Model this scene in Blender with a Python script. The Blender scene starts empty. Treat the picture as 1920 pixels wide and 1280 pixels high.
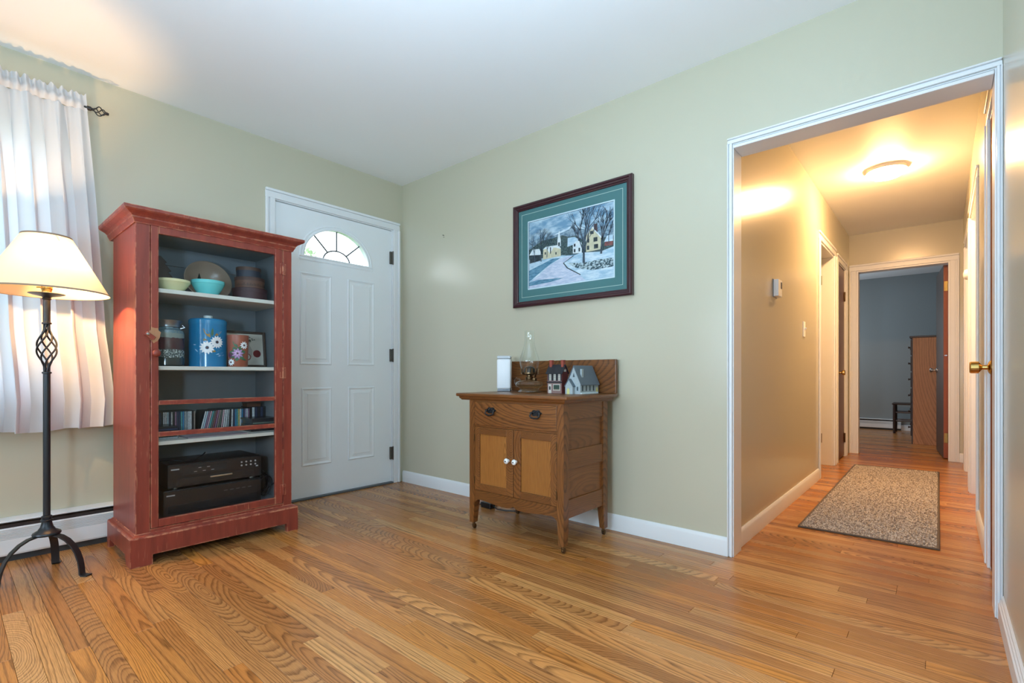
import bpy, bmesh, math, random
from mathutils import Vector, Matrix
random.seed(11)
PI = math.pi
scene = bpy.context.scene
COL = scene.collection

# ------------------------------------------------------------------ camera
cam_d = bpy.data.cameras.new('camera')
cam = bpy.data.objects.new('camera', cam_d)
COL.objects.link(cam)
cam.location = (3.371, -2.503, 0.880)
cam.rotation_euler = (PI / 2, 0, math.radians(40.9))
cam_d.sensor_width = 36.0
cam_d.lens = 36.0 * 928.0 / 1920.0
cam_d.shift_y = 62.0 / 1920.0
cam_d.clip_start = 0.02
scene.camera = cam

# ------------------------------------------------------------------ colour management
scene.view_settings.view_transform = 'Standard'
scene.view_settings.look = 'None'
scene.view_settings.gamma = 1.0
scene.view_settings.use_curve_mapping = False
scene.view_settings.exposure = 0.0
cy = scene.cycles
cy.max_bounces = 9
cy.diffuse_bounces = 5
cy.glossy_bounces = 4
cy.transmission_bounces = 6
cy.transparent_max_bounces = 12
cy.sample_clamp_indirect = 6.0
cy.caustics_reflective = False
cy.caustics_refractive = False
cy.use_denoising = True

# ------------------------------------------------------------------ sky and lights
world = bpy.data.worlds.new('sky')
scene.world = world
world.use_nodes = True
wn = world.node_tree
wn.nodes['Background'].inputs[0].default_value = (0.84, 0.93, 1.0, 1)
wn.nodes['Background'].inputs[1].default_value = 4.4

def area(name, loc, rot, sx, sy, power, col, spread=PI):
    d = bpy.data.lights.new(name, 'AREA')
    d.shape = 'RECTANGLE'; d.size = sx; d.size_y = sy
    d.energy = power; d.color = col; d.spread = spread
    o = bpy.data.objects.new(name, d); COL.objects.link(o)
    o.location = loc; o.rotation_euler = rot
    return o
def point(name, loc, power, col, r):
    d = bpy.data.lights.new(name, 'POINT'); d.energy = power; d.color = col; d.shadow_soft_size = r
    o = bpy.data.objects.new(name, d); COL.objects.link(o); o.location = loc
    return o
DAY = (0.54, 0.77, 1.0)
WARM = (1.0, 0.60, 0.27)
# the living room's front window, in the wall behind the camera
area('daylight_front_window', (1.9, -5.95, 1.40), (PI / 2, 0, 0), 2.4, 1.35, 52, DAY)
# the window behind the curtain
area('daylight_curtain_window', (-0.06, -2.85, 1.42), (0, -PI / 2, 0), 1.3, 1.5, 12, DAY)
# the photographer's flash, beside the camera
area('camera_flash', (2.7, -2.95, 1.0), (math.radians(100), 0, math.radians(10)), 0.22, 0.22, 26, (0.57, 0.79, 1.0))
area('bounce_flash', (2.75, -2.25, 1.45), (math.radians(165), 0, math.radians(30)), 0.5, 0.5, 48, (0.53, 0.765, 1.0))
# fill light added to brighten the bedroom, unseen at left; no window there
area('bedroom_fill_light', (1.46, 6.2, 1.4), (0, -PI / 2, 0), 1.2, 1.0, 22, (0.78, 0.91, 1.0))

# ------------------------------------------------------------------ mesh helpers
class MB:
    def __init__(self): self.bm = bmesh.new()
    def face(self, pts, m=0):
        f = self.bm.faces.new([self.bm.verts.new(p) for p in pts]); f.material_index = m; return f
    def box(self, x0, x1, y0, y1, z0, z1, m=0, bev=0.0, seg=2):
        bm = self.bm
        v = [bm.verts.new((x, y, z)) for x in (x0, x1) for y in (y0, y1) for z in (z0, z1)]
        fs = [bm.faces.new([v[i] for i in q]) for q in ((0, 1, 3, 2), (4, 6, 7, 5), (0, 4, 5, 1), (2, 3, 7, 6), (0, 2, 6, 4), (1, 5, 7, 3))]
        for f in fs: f.material_index = m
        if bev > 0:
            es = list({e for f in fs for e in f.edges})
            bmesh.ops.bevel(bm, geom=es, offset=bev, segments=seg, profile=0.5, affect='EDGES')
        return v
    def hexa(self, b, t, m=0):
        """b, t: four corners each (same winding) of the bottom and the top"""
        bm = self.bm
        vb = [bm.verts.new(p) for p in b]; vt = [bm.verts.new(p) for p in t]
        n = len(vb)
        fs = [bm.faces.new(vb[::-1]), bm.faces.new(vt)]
        for i in range(n): fs.append(bm.faces.new([vb[i], vb[(i + 1) % n], vt[(i + 1) % n], vt[i]]))
        for f in fs: f.material_index = m
        return fs
    def prism(self, poly, plane, d0, d1, m=0):
        def P(u, v, d):
            return {'xy': (u, v, d), 'xz': (u, d, v), 'yz': (d, u, v)}[plane]
        return self.hexa([P(u, v, d0) for u, v in poly], [P(u, v, d1) for u, v in poly], m)
    def lathe(self, prof, c=(0, 0, 0), seg=24, m=0, axis='z', close=True):
        bm = self.bm; rings = []
        for r, h in prof:
            ring = []
            for k in range(seg):
                a = 2 * PI * k / seg
                ca, sa = r * math.cos(a), r * math.sin(a)
                p = {'z': (ca, sa, h), 'x': (h, ca, sa), 'y': (ca, h, sa)}[axis]
                ring.append(bm.verts.new((c[0] + p[0], c[1] + p[1], c[2] + p[2])))
            rings.append(ring)
        for a, b in zip(rings[:-1], rings[1:]):
            for k in range(seg):
                f = bm.faces.new([a[k], a[(k + 1) % seg], b[(k + 1) % seg], b[k]]); f.material_index = m
        if close:
            for ring in (rings[0][::-1], rings[-1]):
                f = bm.faces.new(ring); f.material_index = m
    def tube(self, pts, r, seg=8, m=0, cap=True):
        bm = self.bm; pts = [Vector(p) for p in pts]; n = len(pts); rings = []
        rr = r if isinstance(r, (list, tuple)) else [r] * n
        prev = None
        for i, p in enumerate(pts):
            t = (pts[min(i + 1, n - 1)] - pts[max(i - 1, 0)]).normalized()
            if prev is None:
                u = t.orthogonal().normalized()
            else:
                u = (prev - t * prev.dot(t)).normalized()
            prev = u; w = t.cross(u)
            rings.append([bm.verts.new(p + (u * math.cos(2 * PI * k / seg) + w * math.sin(2 * PI * k / seg)) * rr[i]) for k in range(seg)])
        for a, b in zip(rings[:-1], rings[1:]):
            for k in range(seg):
                f = bm.faces.new([a[k], a[(k + 1) % seg], b[(k + 1) % seg], b[k]]); f.material_index = m
        if cap:
            for ring in (rings[0][::-1], rings[-1]):
                f = bm.faces.new(ring); f.material_index = m
    def sweep(self, path, prof, m=0, closed=False):
        """path: list of (point, u axis, v axis); prof: closed list of (u, v)"""
        bm = self.bm; rings = []
        for p, u, v in path:
            p, u, v = Vector(p), Vector(u), Vector(v)
            rings.append([bm.verts.new(p + u * a + v * b) for a, b in prof])
        n = len(prof)
        pairs = list(zip(rings[:-1], rings[1:])) + ([(rings[-1], rings[0])] if closed else [])
        for a, b in pairs:
            for k in range(n):
                f = bm.faces.new([a[k], a[(k + 1) % n], b[(k + 1) % n], b[k]]); f.material_index = m
        if not closed:
            for ring in (rings[0][::-1], rings[-1]):
                f = bm.faces.new(ring); f.material_index = m
    def rot(self, angle, axis, pivot):
        bmesh.ops.rotate(self.bm, verts=self.bm.verts[:], cent=Vector(pivot), matrix=Matrix.Rotation(angle, 3, axis))
    def emit(self, name, mats, parent=None, loc=None, smooth=None, attrs=None):
        bm = self.bm
        bmesh.ops.recalc_face_normals(bm, faces=bm.faces[:])
        me = bpy.data.meshes.new(name)
        off = Vector(loc) if loc is not None else (Vector(WLOC[parent]) if parent is not None else Vector((0, 0, 0)))
        bm.transform(Matrix.Translation(-off))
        bm.to_mesh(me); bm.free()
        for mm in (mats if isinstance(mats, (list, tuple)) else [mats]): me.materials.append(mm)
        if smooth is not None:
            for p in me.polygons: p.use_smooth = True
            me.set_sharp_from_angle(angle=math.radians(smooth))
        o = bpy.data.objects.new(name, me)
        COL.objects.link(o)
        if parent is not None:
            o.parent = parent
        else:
            o.location = off
        WLOC[o] = off
        return o
WLOC = {}
def tag(o, label, cat, group=None, kind=None):
    o['label'] = label; o['category'] = cat
    if group: o['group'] = group
    if kind: o['kind'] = kind
    return o
def thing(name, label, cat, loc, group=None, kind=None):
    o = bpy.data.objects.new(name, None); o.empty_display_size = 0.05
    COL.objects.link(o); o.location = loc; WLOC[o] = Vector(loc)
    return tag(o, label, cat, group, kind)
def pbox(name, mats, parent, x0, x1, y0, y1, z0, z1, bev=0.0, **k):
    b = MB(); b.box(x0, x1, y0, y1, z0, z1, 0, bev); return b.emit(name, mats, parent, **k)

# ------------------------------------------------------------------ material helpers
class NT:
    def __init__(self, name):
        self.mat = bpy.data.materials.new(name); self.mat.use_nodes = True
        self.t = self.mat.node_tree; self.t.nodes.clear()
        self.out = self.t.nodes.new('ShaderNodeOutputMaterial')
    def n(self, typ, **props):
        nd = self.t.nodes.new('ShaderNode' + typ)
        for k, v in props.items(): setattr(nd, k, v)
        return nd
    def set(self, sock, v):
        if isinstance(v, bpy.types.NodeSocket): self.t.links.new(v, sock)
        elif isinstance(v, (tuple, list)) and sock.type == 'RGBA' and len(v) == 3: sock.default_value = (*v, 1)
        else: sock.default_value = v
    def math(self, op, a, b=0.0, c=None):
        nd = self.n('Math', operation=op); self.set(nd.inputs[0], a); self.set(nd.inputs[1], b)
        if c is not None: self.set(nd.inputs[2], c)
        return nd.outputs[0]
    def vmath(self, op, a, b):
        nd = self.n('VectorMath', operation=op); self.set(nd.inputs[0], a); self.set(nd.inputs[1], b); return nd.outputs[0]
    def mix(self, f, a, b, bt='MIX'):
        nd = self.n('Mix', data_type='RGBA', blend_type=bt); self.set(nd.inputs[0], f); self.set(nd.inputs[6], a); self.set(nd.inputs[7], b)
        return nd.outputs[2]
    def comb(self, x, y, z):
        nd = self.n('CombineXYZ')
        for i, v in enumerate((x, y, z)): self.set(nd.inputs[i], v)
        return nd.outputs[0]
    def sep(self, v):
        nd = self.n('SeparateXYZ'); self.set(nd.inputs[0], v); return nd.outputs
    def noise(self, vec, scale, detail=2.0, rough=0.5, dist=0.0):
        nd = self.n('TexNoise'); self.set(nd.inputs['Vector'], vec); nd.inputs['Scale'].default_value = scale
        nd.inputs['Detail'].default_value = detail; nd.inputs['Roughness'].default_value = rough; nd.inputs['Distortion'].default_value = dist
        return nd.outputs[0]
    def ramp(self, f, stops, interp='LINEAR'):
        nd = self.n('ValToRGB'); self.set(nd.inputs[0], f); cr = nd.color_ramp; cr.interpolation = interp
        while len(cr.elements) > 1: cr.elements.remove(cr.elements[-1])
        cr.elements[0].position = stops[0][0]; c = stops[0][1]; cr.elements[0].color = (*c, 1) if len(c) == 3 else c
        for p, c in stops[1:]:
            e = cr.elements.new(p); e.color = (*c, 1)
        return nd.outputs[0]
    def pos(self): return self.n('NewGeometry').outputs['Position']
    def bsdf(self, color, rough=0.5, spec=0.5, metal=0.0, bump=None, bstr=0.1, bdist=0.01, **kw):
        b = self.n('BsdfPrincipled')
        self.set(b.inputs['Base Color'], color); self.set(b.inputs['Roughness'], rough)
        self.set(b.inputs['Specular IOR Level'], spec); self.set(b.inputs['Metallic'], metal)
        for k, v in kw.items(): self.set(b.inputs[k.replace('_', ' ')], v)
        if bump is not None:
            bn = self.n('Bump'); bn.inputs['Strength'].default_value = bstr; bn.inputs['Distance'].default_value = bdist
            self.set(bn.inputs['Height'], bump); self.set(b.inputs['Normal'], bn.outputs[0])
        self.t.links.new(b.outputs[0], self.out.inputs[0])
        return b

def S(r, g, b):
    """sRGB 0-255 to linear"""
    return tuple(((c / 255) / 12.92 if c / 255 <= 0.04045 else ((c / 255 + 0.055) / 1.055) ** 2.4) for c in (r, g, b))

def plain(name, col, rough=0.5, spec=0.5, metal=0.0, var=0.06, scale=25.0, bstr=0.0, **kw):
    t = NT(name); p = t.pos(); nz = t.noise(p, scale, 3)
    c = t.mix(nz, tuple(x * (1 - var) for x in col), tuple(min(1, x * (1 + var)) for x in col))
    t.bsdf(c, rough, spec, metal, bump=nz if bstr else None, bstr=bstr, **kw)
    return t.mat

def paint_wall(name, col, rough=0.22):
    t = NT(name); p = t.pos()
    big = t.noise(p, 1.3, 2); fine = t.noise(p, 260, 2)
    c = t.mix(big, tuple(x * 0.975 for x in col), tuple(x * 1.02 for x in col))
    t.bsdf(c, rough, 0.6, bump=fine, bstr=0.10, bdist=0.002)
    return t.mat

def wood(name, light, mid, dark, axis='x', freq=85.0, tilt=0.22, rough=0.35, src='obj', spread=0.12, tint=0.25, tones=None, grain=0.6, spec=0.5, bstr=0.03, warp=0.012):
    """plain-sawn timber: growth rings cut by the board, pores drawn along the grain, a tint of its own per board"""
    t = NT(name)
    if src == 'attr':
        at = t.n('Attribute', attribute_type='GEOMETRY', attribute_name='board')
        rn = t.sep(at.outputs['Vector'])[2]; ctr = at.outputs['Vector']
        P = t.vmath('SUBTRACT', t.pos(), t.comb(t.sep(ctr)[0], t.sep(ctr)[1], 0.0))
    else:
        rn = t.n('ObjectInfo').outputs['Random']; P = t.pos()
    s = t.sep(P); ix = {'x': (0, 1, 2), 'y': (1, 2, 0), 'z': (2, 0, 1)}[axis]
    g, a, b = s[ix[0]], s[ix[1]], s[ix[2]]
    wn_ = t.n('TexWhiteNoise', noise_dimensions='1D'); t.set(wn_.inputs['W'], t.math('MULTIPLY', rn, 917.3))
    wr = t.n('SeparateColor'); t.set(wr.inputs[0], wn_.outputs['Color'])
    r1, r2, r3 = wr.outputs[0], wr.outputs[1], wr.outputs[2]
    gg = t.math('ADD', g, t.math('MULTIPLY', r1, 31.0))
    low = t.noise(t.comb(t.math('MULTIPLY', gg, 2.2), t.math('MULTIPLY', a, 9.0), t.math('MULTIPLY', b, 9.0)), 1.0, 2)
    fine = t.noise(t.comb(t.math('MULTIPLY', gg, 9.0), t.math('MULTIPLY', a, 60.0), t.math('MULTIPLY', b, 60.0)), 1.0, 2)
    sgn = t.math('POWER', t.math('SUBTRACT', t.math('MULTIPLY', r3, 2.0), 1.0), 3.0)
    if src == 'attr':
        ac = t.math('ADD', a, t.math('MULTIPLY', t.math('SUBTRACT', r2, 0.5), spread))
        depth = t.math('ADD', t.math('ADD', t.math('MULTIPLY', g, t.math('MULTIPLY', sgn, tilt)), b), t.math('ADD', 0.012, t.math('MULTIPLY', r1, 0.06)))
    else:
        gs = t.sep(t.n('TexCoord').outputs['Generated'])
        gg_, ga, gb = gs[ix[0]], gs[ix[1]], gs[ix[2]]
        ac = t.math('MULTIPLY', t.math('ADD', t.math('SUBTRACT', t.math('ADD', ga, gb), 1.0), t.math('MULTIPLY', t.math('SUBTRACT', r2, 0.5), 0.7)), spread)
        depth = t.math('ADD', t.math('MULTIPLY', t.math('SUBTRACT', gg_, r3), tilt), t.math('ADD', 0.008, t.math('MULTIPLY', r1, 0.03)))
    ac = t.math('ADD', ac, t.math('MULTIPLY', t.math('SUBTRACT', low, 0.5), warp * 4))
    d = t.math('SQRT', t.math('ADD', t.math('MULTIPLY', ac, ac), t.math('MULTIPLY', depth, depth)))
    d = t.math('MULTIPLY', d, t.math('MULTIPLY', t.math('ADD', 0.55, t.math('MULTIPLY', r2, 0.9)), freq))
    uneven = t.noise(t.comb(t.math('MULTIPLY', d, 0.45), t.math('MULTIPLY', r1, 50.0), 0.0), 1.0, 1)
    d = t.math('ADD', t.math('ADD', d, t.math('MULTIPLY', uneven, 2.2)), t.math('ADD', t.math('MULTIPLY', fine, 0.5), t.math('MULTIPLY', low, 1.6)))
    ring = t.math('FRACT', d)
    ringc = t.ramp(ring, [(0.0, (0.75,) * 3), (0.12, (0.1,) * 3), (0.55, (0.12,) * 3), (0.86, (0.75,) * 3), (1.0, (1.0,) * 3)])
    pores = t.noise(t.comb(t.math('MULTIPLY', gg, 14.0), t.math('MULTIPLY', a, 520.0), t.math('MULTIPLY', b, 520.0)), 1.0, 2, 0.6)
    pores = t.ramp(pores, [(0.40, (0, 0, 0)), (0.68, (1, 1, 1))])
    base = t.mix(low, light, mid)
    if tones:
        base = t.mix(tint, base, t.ramp(r3, tones))
    else:
        hv = t.n('HueSaturation'); t.set(hv.inputs['Value'], t.math('ADD', 1 - tint / 2, t.math('MULTIPLY', r3, tint))); t.set(hv.inputs['Color'], base)
        base = hv.outputs[0]
    k = t.math('MULTIPLY', t.math('ADD', t.math('MULTIPLY', ringc, 0.65), t.math('MULTIPLY', pores, 0.35)), grain)
    c = t.mix(k, base, dark)
    t.bsdf(c, rough, spec, bump=k, bstr=bstr, bdist=0.002)
    return t.mat

def glass_thin(name, tint=(0.98, 0.99, 0.99), rough=0.02, ior=1.45, boost=0.28):
    t = NT(name)
    tr = t.n('BsdfTransparent'); t.set(tr.inputs[0], tint)
    gl = t.n('BsdfGlossy'); gl.inputs['Roughness'].default_value = rough
    ge = t.n('NewGeometry'); dp = t.n('VectorMath', operation='DOT_PRODUCT')
    t.set(dp.inputs[0], ge.outputs['Incoming']); t.set(dp.inputs[1], ge.outputs['Normal'])
    f0 = ((ior - 1) / (ior + 1)) ** 2
    fres = t.math('ADD', f0, t.math('MULTIPLY', 1 - f0, t.math('POWER', t.math('SUBTRACT', 1.0, t.math('ABSOLUTE', dp.outputs['Value'])), 5.0)))
    nz = t.noise(t.pos(), 3.0, 1)
    mx = t.n('MixShader'); t.set(mx.inputs[0], t.math('MULTIPLY', fres, t.math('ADD', boost - 0.05, t.math('MULTIPLY', nz, 0.1))))
    t.t.links.new(tr.outputs[0], mx.inputs[1]); t.t.links.new(gl.outputs[0], mx.inputs[2])
    t.t.links.new(mx.outputs[0], t.out.inputs[0])
    return t.mat

def cloth(name, col, trans=0.35, scale=900.0):
    t = NT(name); p = t.pos(); nz = t.noise(p, scale, 2); big = t.noise(p, 6, 2)
    c = t.mix(big, tuple(x * 0.96 for x in col), col)
    d = t.n('BsdfDiffuse'); t.set(d.inputs[0], c)
    tl = t.n('BsdfTranslucent'); t.set(tl.inputs[0], c)
    bn = t.n('Bump'); bn.inputs['Strength'].default_value = 0.05; bn.inputs['Distance'].default_value = 0.001; t.set(bn.inputs['Height'], nz)
    t.t.links.new(bn.outputs[0], d.inputs['Normal'])
    mx = t.n('MixShader'); mx.inputs[0].default_value = trans
    t.t.links.new(d.outputs[0], mx.inputs[1]); t.t.links.new(tl.outputs[0], mx.inputs[2]); t.t.links.new(mx.outputs[0], t.out.inputs[0])
    return t.mat

def glow(name, col, strength):
    t = NT(name); e = t.n('Emission'); nz = t.noise(t.pos(), 8, 1)
    t.set(e.inputs[0], t.mix(nz, tuple(x * 0.98 for x in col), col)); e.inputs[1].default_value = strength
    t.t.links.new(e.outputs[0], t.out.inputs[0]); return t.mat

def worn_paint(name, col, dark, bare, rough=0.38):
    """barn-red paint over pine, rubbed through along the edges and in a few scratches"""
    t = NT(name); p = t.pos(); s = t.sep(p)
    bev = t.n('Bevel', samples=4); bev.inputs['Radius'].default_value = 0.007
    geo = t.n('NewGeometry')
    dv = t.n('VectorMath', operation='DOT_PRODUCT'); t.set(dv.inputs[0], bev.outputs[0]); t.set(dv.inputs[1], geo.outputs['Normal'])
    edge = t.ramp(dv.outputs['Value'], [(0.86, (1, 1, 1)), (0.99, (0, 0, 0))])
    n1 = t.noise(p, 22, 3, 0.6)
    wear = t.math('MULTIPLY', edge, t.ramp(n1, [(0.44, (0, 0, 0)), (0.54, (1, 1, 1))]))
    streak = t.noise(t.comb(t.math('MULTIPLY', s[0], 30), t.math('MULTIPLY', s[1], 30), t.math('MULTIPLY', s[2], 3.0)), 1.0, 4, 0.6)
    c = t.mix(t.ramp(streak, [(0.35, (0, 0, 0)), (0.68, (1, 1, 1))]), dark, col)
    scr = t.noise(t.comb(t.math('MULTIPLY', s[0], 260), t.math('MULTIPLY', s[1], 260), t.math('MULTIPLY', s[2], 9.0)), 1.0, 1)
    spot = t.noise(p, 7.0, 2)
    sm = t.math('MULTIPLY', t.ramp(scr, [(0.66, (0, 0, 0)), (0.72, (1, 1, 1))]), t.ramp(spot, [(0.52, (0, 0, 0)), (0.62, (1, 1, 1))]))
    c = t.mix(t.math('MAXIMUM', wear, t.math('MULTIPLY', sm, 0.5)), c, bare)
    t.bsdf(c, rough, 0.4, bump=streak, bstr=0.05, bdist=0.003)
    return t.mat

# ------------------------------------------------------------------ materials
SAGE = (0.55, 0.525, 0.405)
M = {}
M['wall'] = paint_wall('sage_wall_paint', SAGE)
M['hallwall'] = M['wall']
M['ceiling'] = paint_wall('ceiling_white', (0.90, 0.915, 0.935), 0.5)
M['blue'] = paint_wall('bedroom_blue_paint', (0.235, 0.265, 0.275), 0.6)
M['trim'] = plain('trim_white_gloss', (0.80, 0.82, 0.84), 0.32, 0.5, var=0.02, scale=6)
M['door'] = plain('door_white_satin', (0.82, 0.86, 0.89), 0.38, 0.5, var=0.02, scale=5)
TONES = [(0.0, S(142, 88, 46)), (0.16, S(222, 160, 96)), (0.32, S(190, 117, 54)), (0.46, S(224, 168, 104)), (0.60, S(166, 108, 62)), (0.74, S(216, 142, 64)), (0.87, S(150, 98, 58)), (1.0, S(226, 170, 108))]
M['oak'] = wood('oak_floor', S(222, 153, 84), S(202, 130, 64), S(68, 36, 16), 'x', freq=125, tilt=0.35, rough=0.27, src='attr', spread=0.13, tint=0.74, tones=TONES, grain=0.85, bstr=0.02, warp=0.006)
M['subfloor'] = plain('floor_joint_dark', S(56, 32, 16), 0.8)
M['oakx'] = wood('washstand_oak_x', S(146, 94, 48), S(124, 74, 35), S(58, 30, 12), 'x', freq=95, tilt=0.22, rough=0.34, spread=0.15, tint=0.22, grain=0.95)
M['oaky'] = wood('washstand_oak_y', S(146, 94, 48), S(124, 74, 35), S(58, 30, 12), 'y', freq=70, tilt=0.08, rough=0.34, spread=0.16, tint=0.2, grain=0.55)
M['oakz'] = wood('washstand_oak_z', S(146, 94, 48), S(124, 74, 35), S(58, 30, 12), 'z', freq=95, tilt=0.22, rough=0.34, spread=0.06, tint=0.22, grain=0.9)
M['oakpanel'] = wood('washstand_panel_oak', S(184, 124, 62), S(166, 106, 48), S(96, 54, 22), 'z', freq=150, tilt=0.03, rough=0.34, spread=0.3, tint=0.12, grain=0.85)
M['red'] = worn_paint('barn_red_paint', S(146, 66, 52), S(124, 55, 45), S(214, 150, 114))
M['inside'] = plain('cabinet_inside_grey', S(128, 136, 142), 0.6, 0.3)
M['shelf'] = plain('shelf_white_paint', S(205, 205, 198), 0.5, 0.3)
M['black'] = plain('black_iron', (0.012, 0.014, 0.017), 0.38, 0.5)
M['iron'] = plain('lamp_dark_iron', (0.022, 0.027, 0.034), 0.34, 0.5, metal=0.35)
M['blackplastic'] = plain('black_plastic', (0.010, 0.010, 0.012), 0.35, 0.5)
M['brass'] = plain('brass', (0.62, 0.42, 0.14), 0.22, metal=1.0)
M['darkbrass'] = plain('aged_brass', (0.16, 0.10, 0.05), 0.35, metal=0.9)
M['steel'] = plain('steel', (0.55, 0.56, 0.58), 0.25, metal=1.0)
M['hinge'] = plain('hinge_metal', (0.14, 0.13, 0.12), 0.35, metal=0.8)
M['shade'] = cloth('linen_shade', (0.80, 0.68, 0.50), 0.11, 500)
M['curtain'] = cloth('white_curtain', (0.74, 0.77, 0.82), 0.28, 800)
M['hem'] = plain('shade_binding', S(150, 130, 108), 0.8)
M['glass'] = glass_thin('clear_glass')
M['lampglass'] = glass_thin('lamp_glass', (0.96, 0.98, 0.97), 0.03, 1.5, 1.6)
M['whiteplastic'] = plain('white_plastic', (0.80, 0.83, 0.86), 0.4, var=0.01)
M['greyplastic'] = plain('grey_plastic', (0.28, 0.31, 0.35), 0.5)
M['brownwood'] = wood('dark_stained_door', S(112, 62, 40), S(92, 48, 30), S(40, 18, 10), 'z', freq=60, tilt=0.25, rough=0.32, spread=0.3, tint=0.1, grain=0.6)
M['darkdoor'] = wood('bedroom_door_veneer', S(84, 66, 58), S(70, 52, 44), S(34, 22, 18), 'z', freq=60, tilt=0.1, rough=0.4, spread=0.4, tint=0.1, grain=0.5)
M['dooredge'] = plain('door_edge_orange', S(148, 78, 46), 0.45)
M['chestside'] = wood('chest_side_oak', S(206, 160, 122), S(188, 140, 104), S(92, 52, 30), 'z', freq=60, tilt=0.30, rough=0.5, spread=0.30, tint=0.05, grain=0.6)
M['darkwood'] = plain('dark_walnut', S(50, 32, 26), 0.4)

# ------------------------------------------------------------------ setting: floor
H = 2.44
def struct(name, o_or_mb, mats=None, label=None, cat=None, **k):
    o = o_or_mb.emit(name, mats, **k) if isinstance(o_or_mb, MB) else o_or_mb
    return tag(o, label, cat, kind='structure')
def boards_attr(o, vecs):
    at = o.data.attributes.new('board', 'FLOAT_VECTOR', 'FACE')
    for i, v in enumerate(vecs): at.data[i].vector = v

b = MB(); b.box(-0.12, 4.9, -6.1, 7.5, -0.06, -0.010)
floor = struct('floor', b, M['subfloor'], 'honey oak strip floor running through room and hallway', 'floor')
BW = 0.0575
def rows(y0, y1): 
    n = int(round((y1 - y0) / BW)); return [y1 - (i + 0.5) * BW for i in range(n)]
rng = random.Random(5)
def split(x0, x1):
    xs = [x0]; x = x0 + rng.uniform(-0.6, 0.9)
    while x < x1 - 0.2:
        if x > x0 + 0.2: xs.append(x)
        x += rng.choice((0.55, 0.75, 0.95, 1.2, 1.45, 1.7)) * rng.uniform(0.85, 1.15)
    return xs + [x1]
def plank_mb(b, x0, x1, yc, seed):
    g = 0.0004; y0, y1 = yc - BW / 2 + g, yc + BW / 2 - g; x0 += g; x1 -= g
    dz = rng.uniform(-0.0002, 0.0); c = 0.0007
    bot = [(x0, y0, -0.010), (x1, y0, -0.010), (x1, y1, -0.010), (x0, y1, -0.010)]
    top = [(x0, y0, dz - c), (x1, y0, dz - c), (x1, y1, dz - c), (x0, y1, dz - c)]
    tin = [(x0 + c, y0 + c, dz), (x1 - c, y0 + c, dz), (x1 - c, y1 - c, dz), (x0 + c, y1 - c, dz)]
    for i in range(4):
        j = (i + 1) % 4
        b.face([bot[i], bot[j], top[j], top[i]]); b.face([top[i], top[j], tin[j], tin[i]])
    b.face(tin)
    return [((x0 + x1) / 2, yc, seed)] * 9
near, far = [], []
for yc in rows(-2.82, 0.0):
    xs = split(0.0, 3.54)
    near += [(a, c, yc) for a, c in zip(xs[:-1], xs[1:])]
for i in range(27):
    yc = (i + 0.5) * BW
    xs = split(2.60, 3.545)
    near += [(a, c, yc) for a, c in zip(xs[:-1], xs[1:])]
near.sort(key=lambda q: (Vector(((q[0] + q[1]) / 2, q[2])) - Vector((3.37, -2.5))).length)
far += near[298:]; near = near[:298]
for yc in rows(-5.98, -2.82): 
    xs = split(0.0, 3.54); far += [(a, c, yc) for a, c in zip(xs[:-1], xs[1:])]
for i in range(27, 73):
    yc = (i + 0.5) * BW; xs = split(1.9 if i > 34 else 2.60, 3.64); far += [(a, c, yc) for a, c in zip(xs[:-1], xs[1:])]
for i in range(73, 129):
    yc = (i + 0.5) * BW; xs = split(1.42, 4.6); far += [(a, c, yc) for a, c in zip(xs[:-1], xs[1:])]
for x0, x1, yc in near:
    b = MB(); v = plank_mb(b, x0, x1, yc, rng.random())
    o = b.emit('plank', M['oak'], floor); boards_attr(o, v)
b = MB(); vs = []
for x0, x1, yc in far: vs += plank_mb(b, x0, x1, yc, rng.random())
o = b.emit('plank_field', M['oak'], floor); boards_attr(o, vs); o['kind'] = 'stuff'

# ------------------------------------------------------------------ setting: walls and ceilings
def wall(name, label, spans, mats=None):
    b = MB()
    for s in spans: b.box(*s)
    return struct(name, b, mats or M['wall'], label, 'wall')
wall('wall_left', 'sage green wall with the white front door and curtained window', [
    (-0.14, 0, -6.1, -3.55, 0, H), (-0.14, 0, -3.55, -2.15, 0, 0.78), (-0.14, 0, -3.55, -2.15, 2.06, H), (-0.14, 0, -2.15, -1.04, 0, H),
    (-0.14, 0, -1.04, -0.09, 2.056, H), (-0.14, 0, -0.09, 0.12, 0, H)])
wall('wall_back', 'sage green wall with the framed village picture and hallway opening', [
    (0, 2.612, 0, 0.12, 0, H), (2.612, 3.531, 0, 0.12, 1.992, H), (3.531, 3.66, 0, 0.12, 0, H)])
wall('wall_right', 'sage wall at the right edge beside the hallway opening', [(3.54, 3.66, -6.1, 0, 0, H)])
wall('wall_front', 'sage wall with the wide front window opposite the picture', [
    (0, 0.6, -6.1, -5.98, 0, H), (3.2, 3.54, -6.1, -5.98, 0, H), (0.6, 3.2, -6.1, -5.98, 0, 0.68), (0.6, 3.2, -6.1, -5.98, 2.12, H)])
wall('wall_hall_left', 'warm lit hallway wall with the thermostat', [
    (2.47, 2.59, 0.12, 2.42, 0, H), (2.47, 2.59, 2.42, 3.16, 2.03, H), (2.47, 2.59, 3.16, 3.385, 0, H), (2.47, 2.59, 3.385, 3.905, 2.015, H), (2.47, 2.59, 3.905, 4.2, 0, H)])
wall('wall_hall_right', 'hallway wall with three white door casings and a brass door knob', [
    (3.54, 3.66, 0.12, 0.62, 2.04, H), (3.54, 3.66, 0.62, 1.54, 0, H), (3.54, 3.66, 1.54, 2.50, 2.04, H), (3.54, 3.66, 2.50, 2.80, 0, H),
    (3.54, 3.66, 2.80, 3.60, 2.04, H), (3.54, 3.66, 3.60, 4.2, 0, H)])
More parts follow.
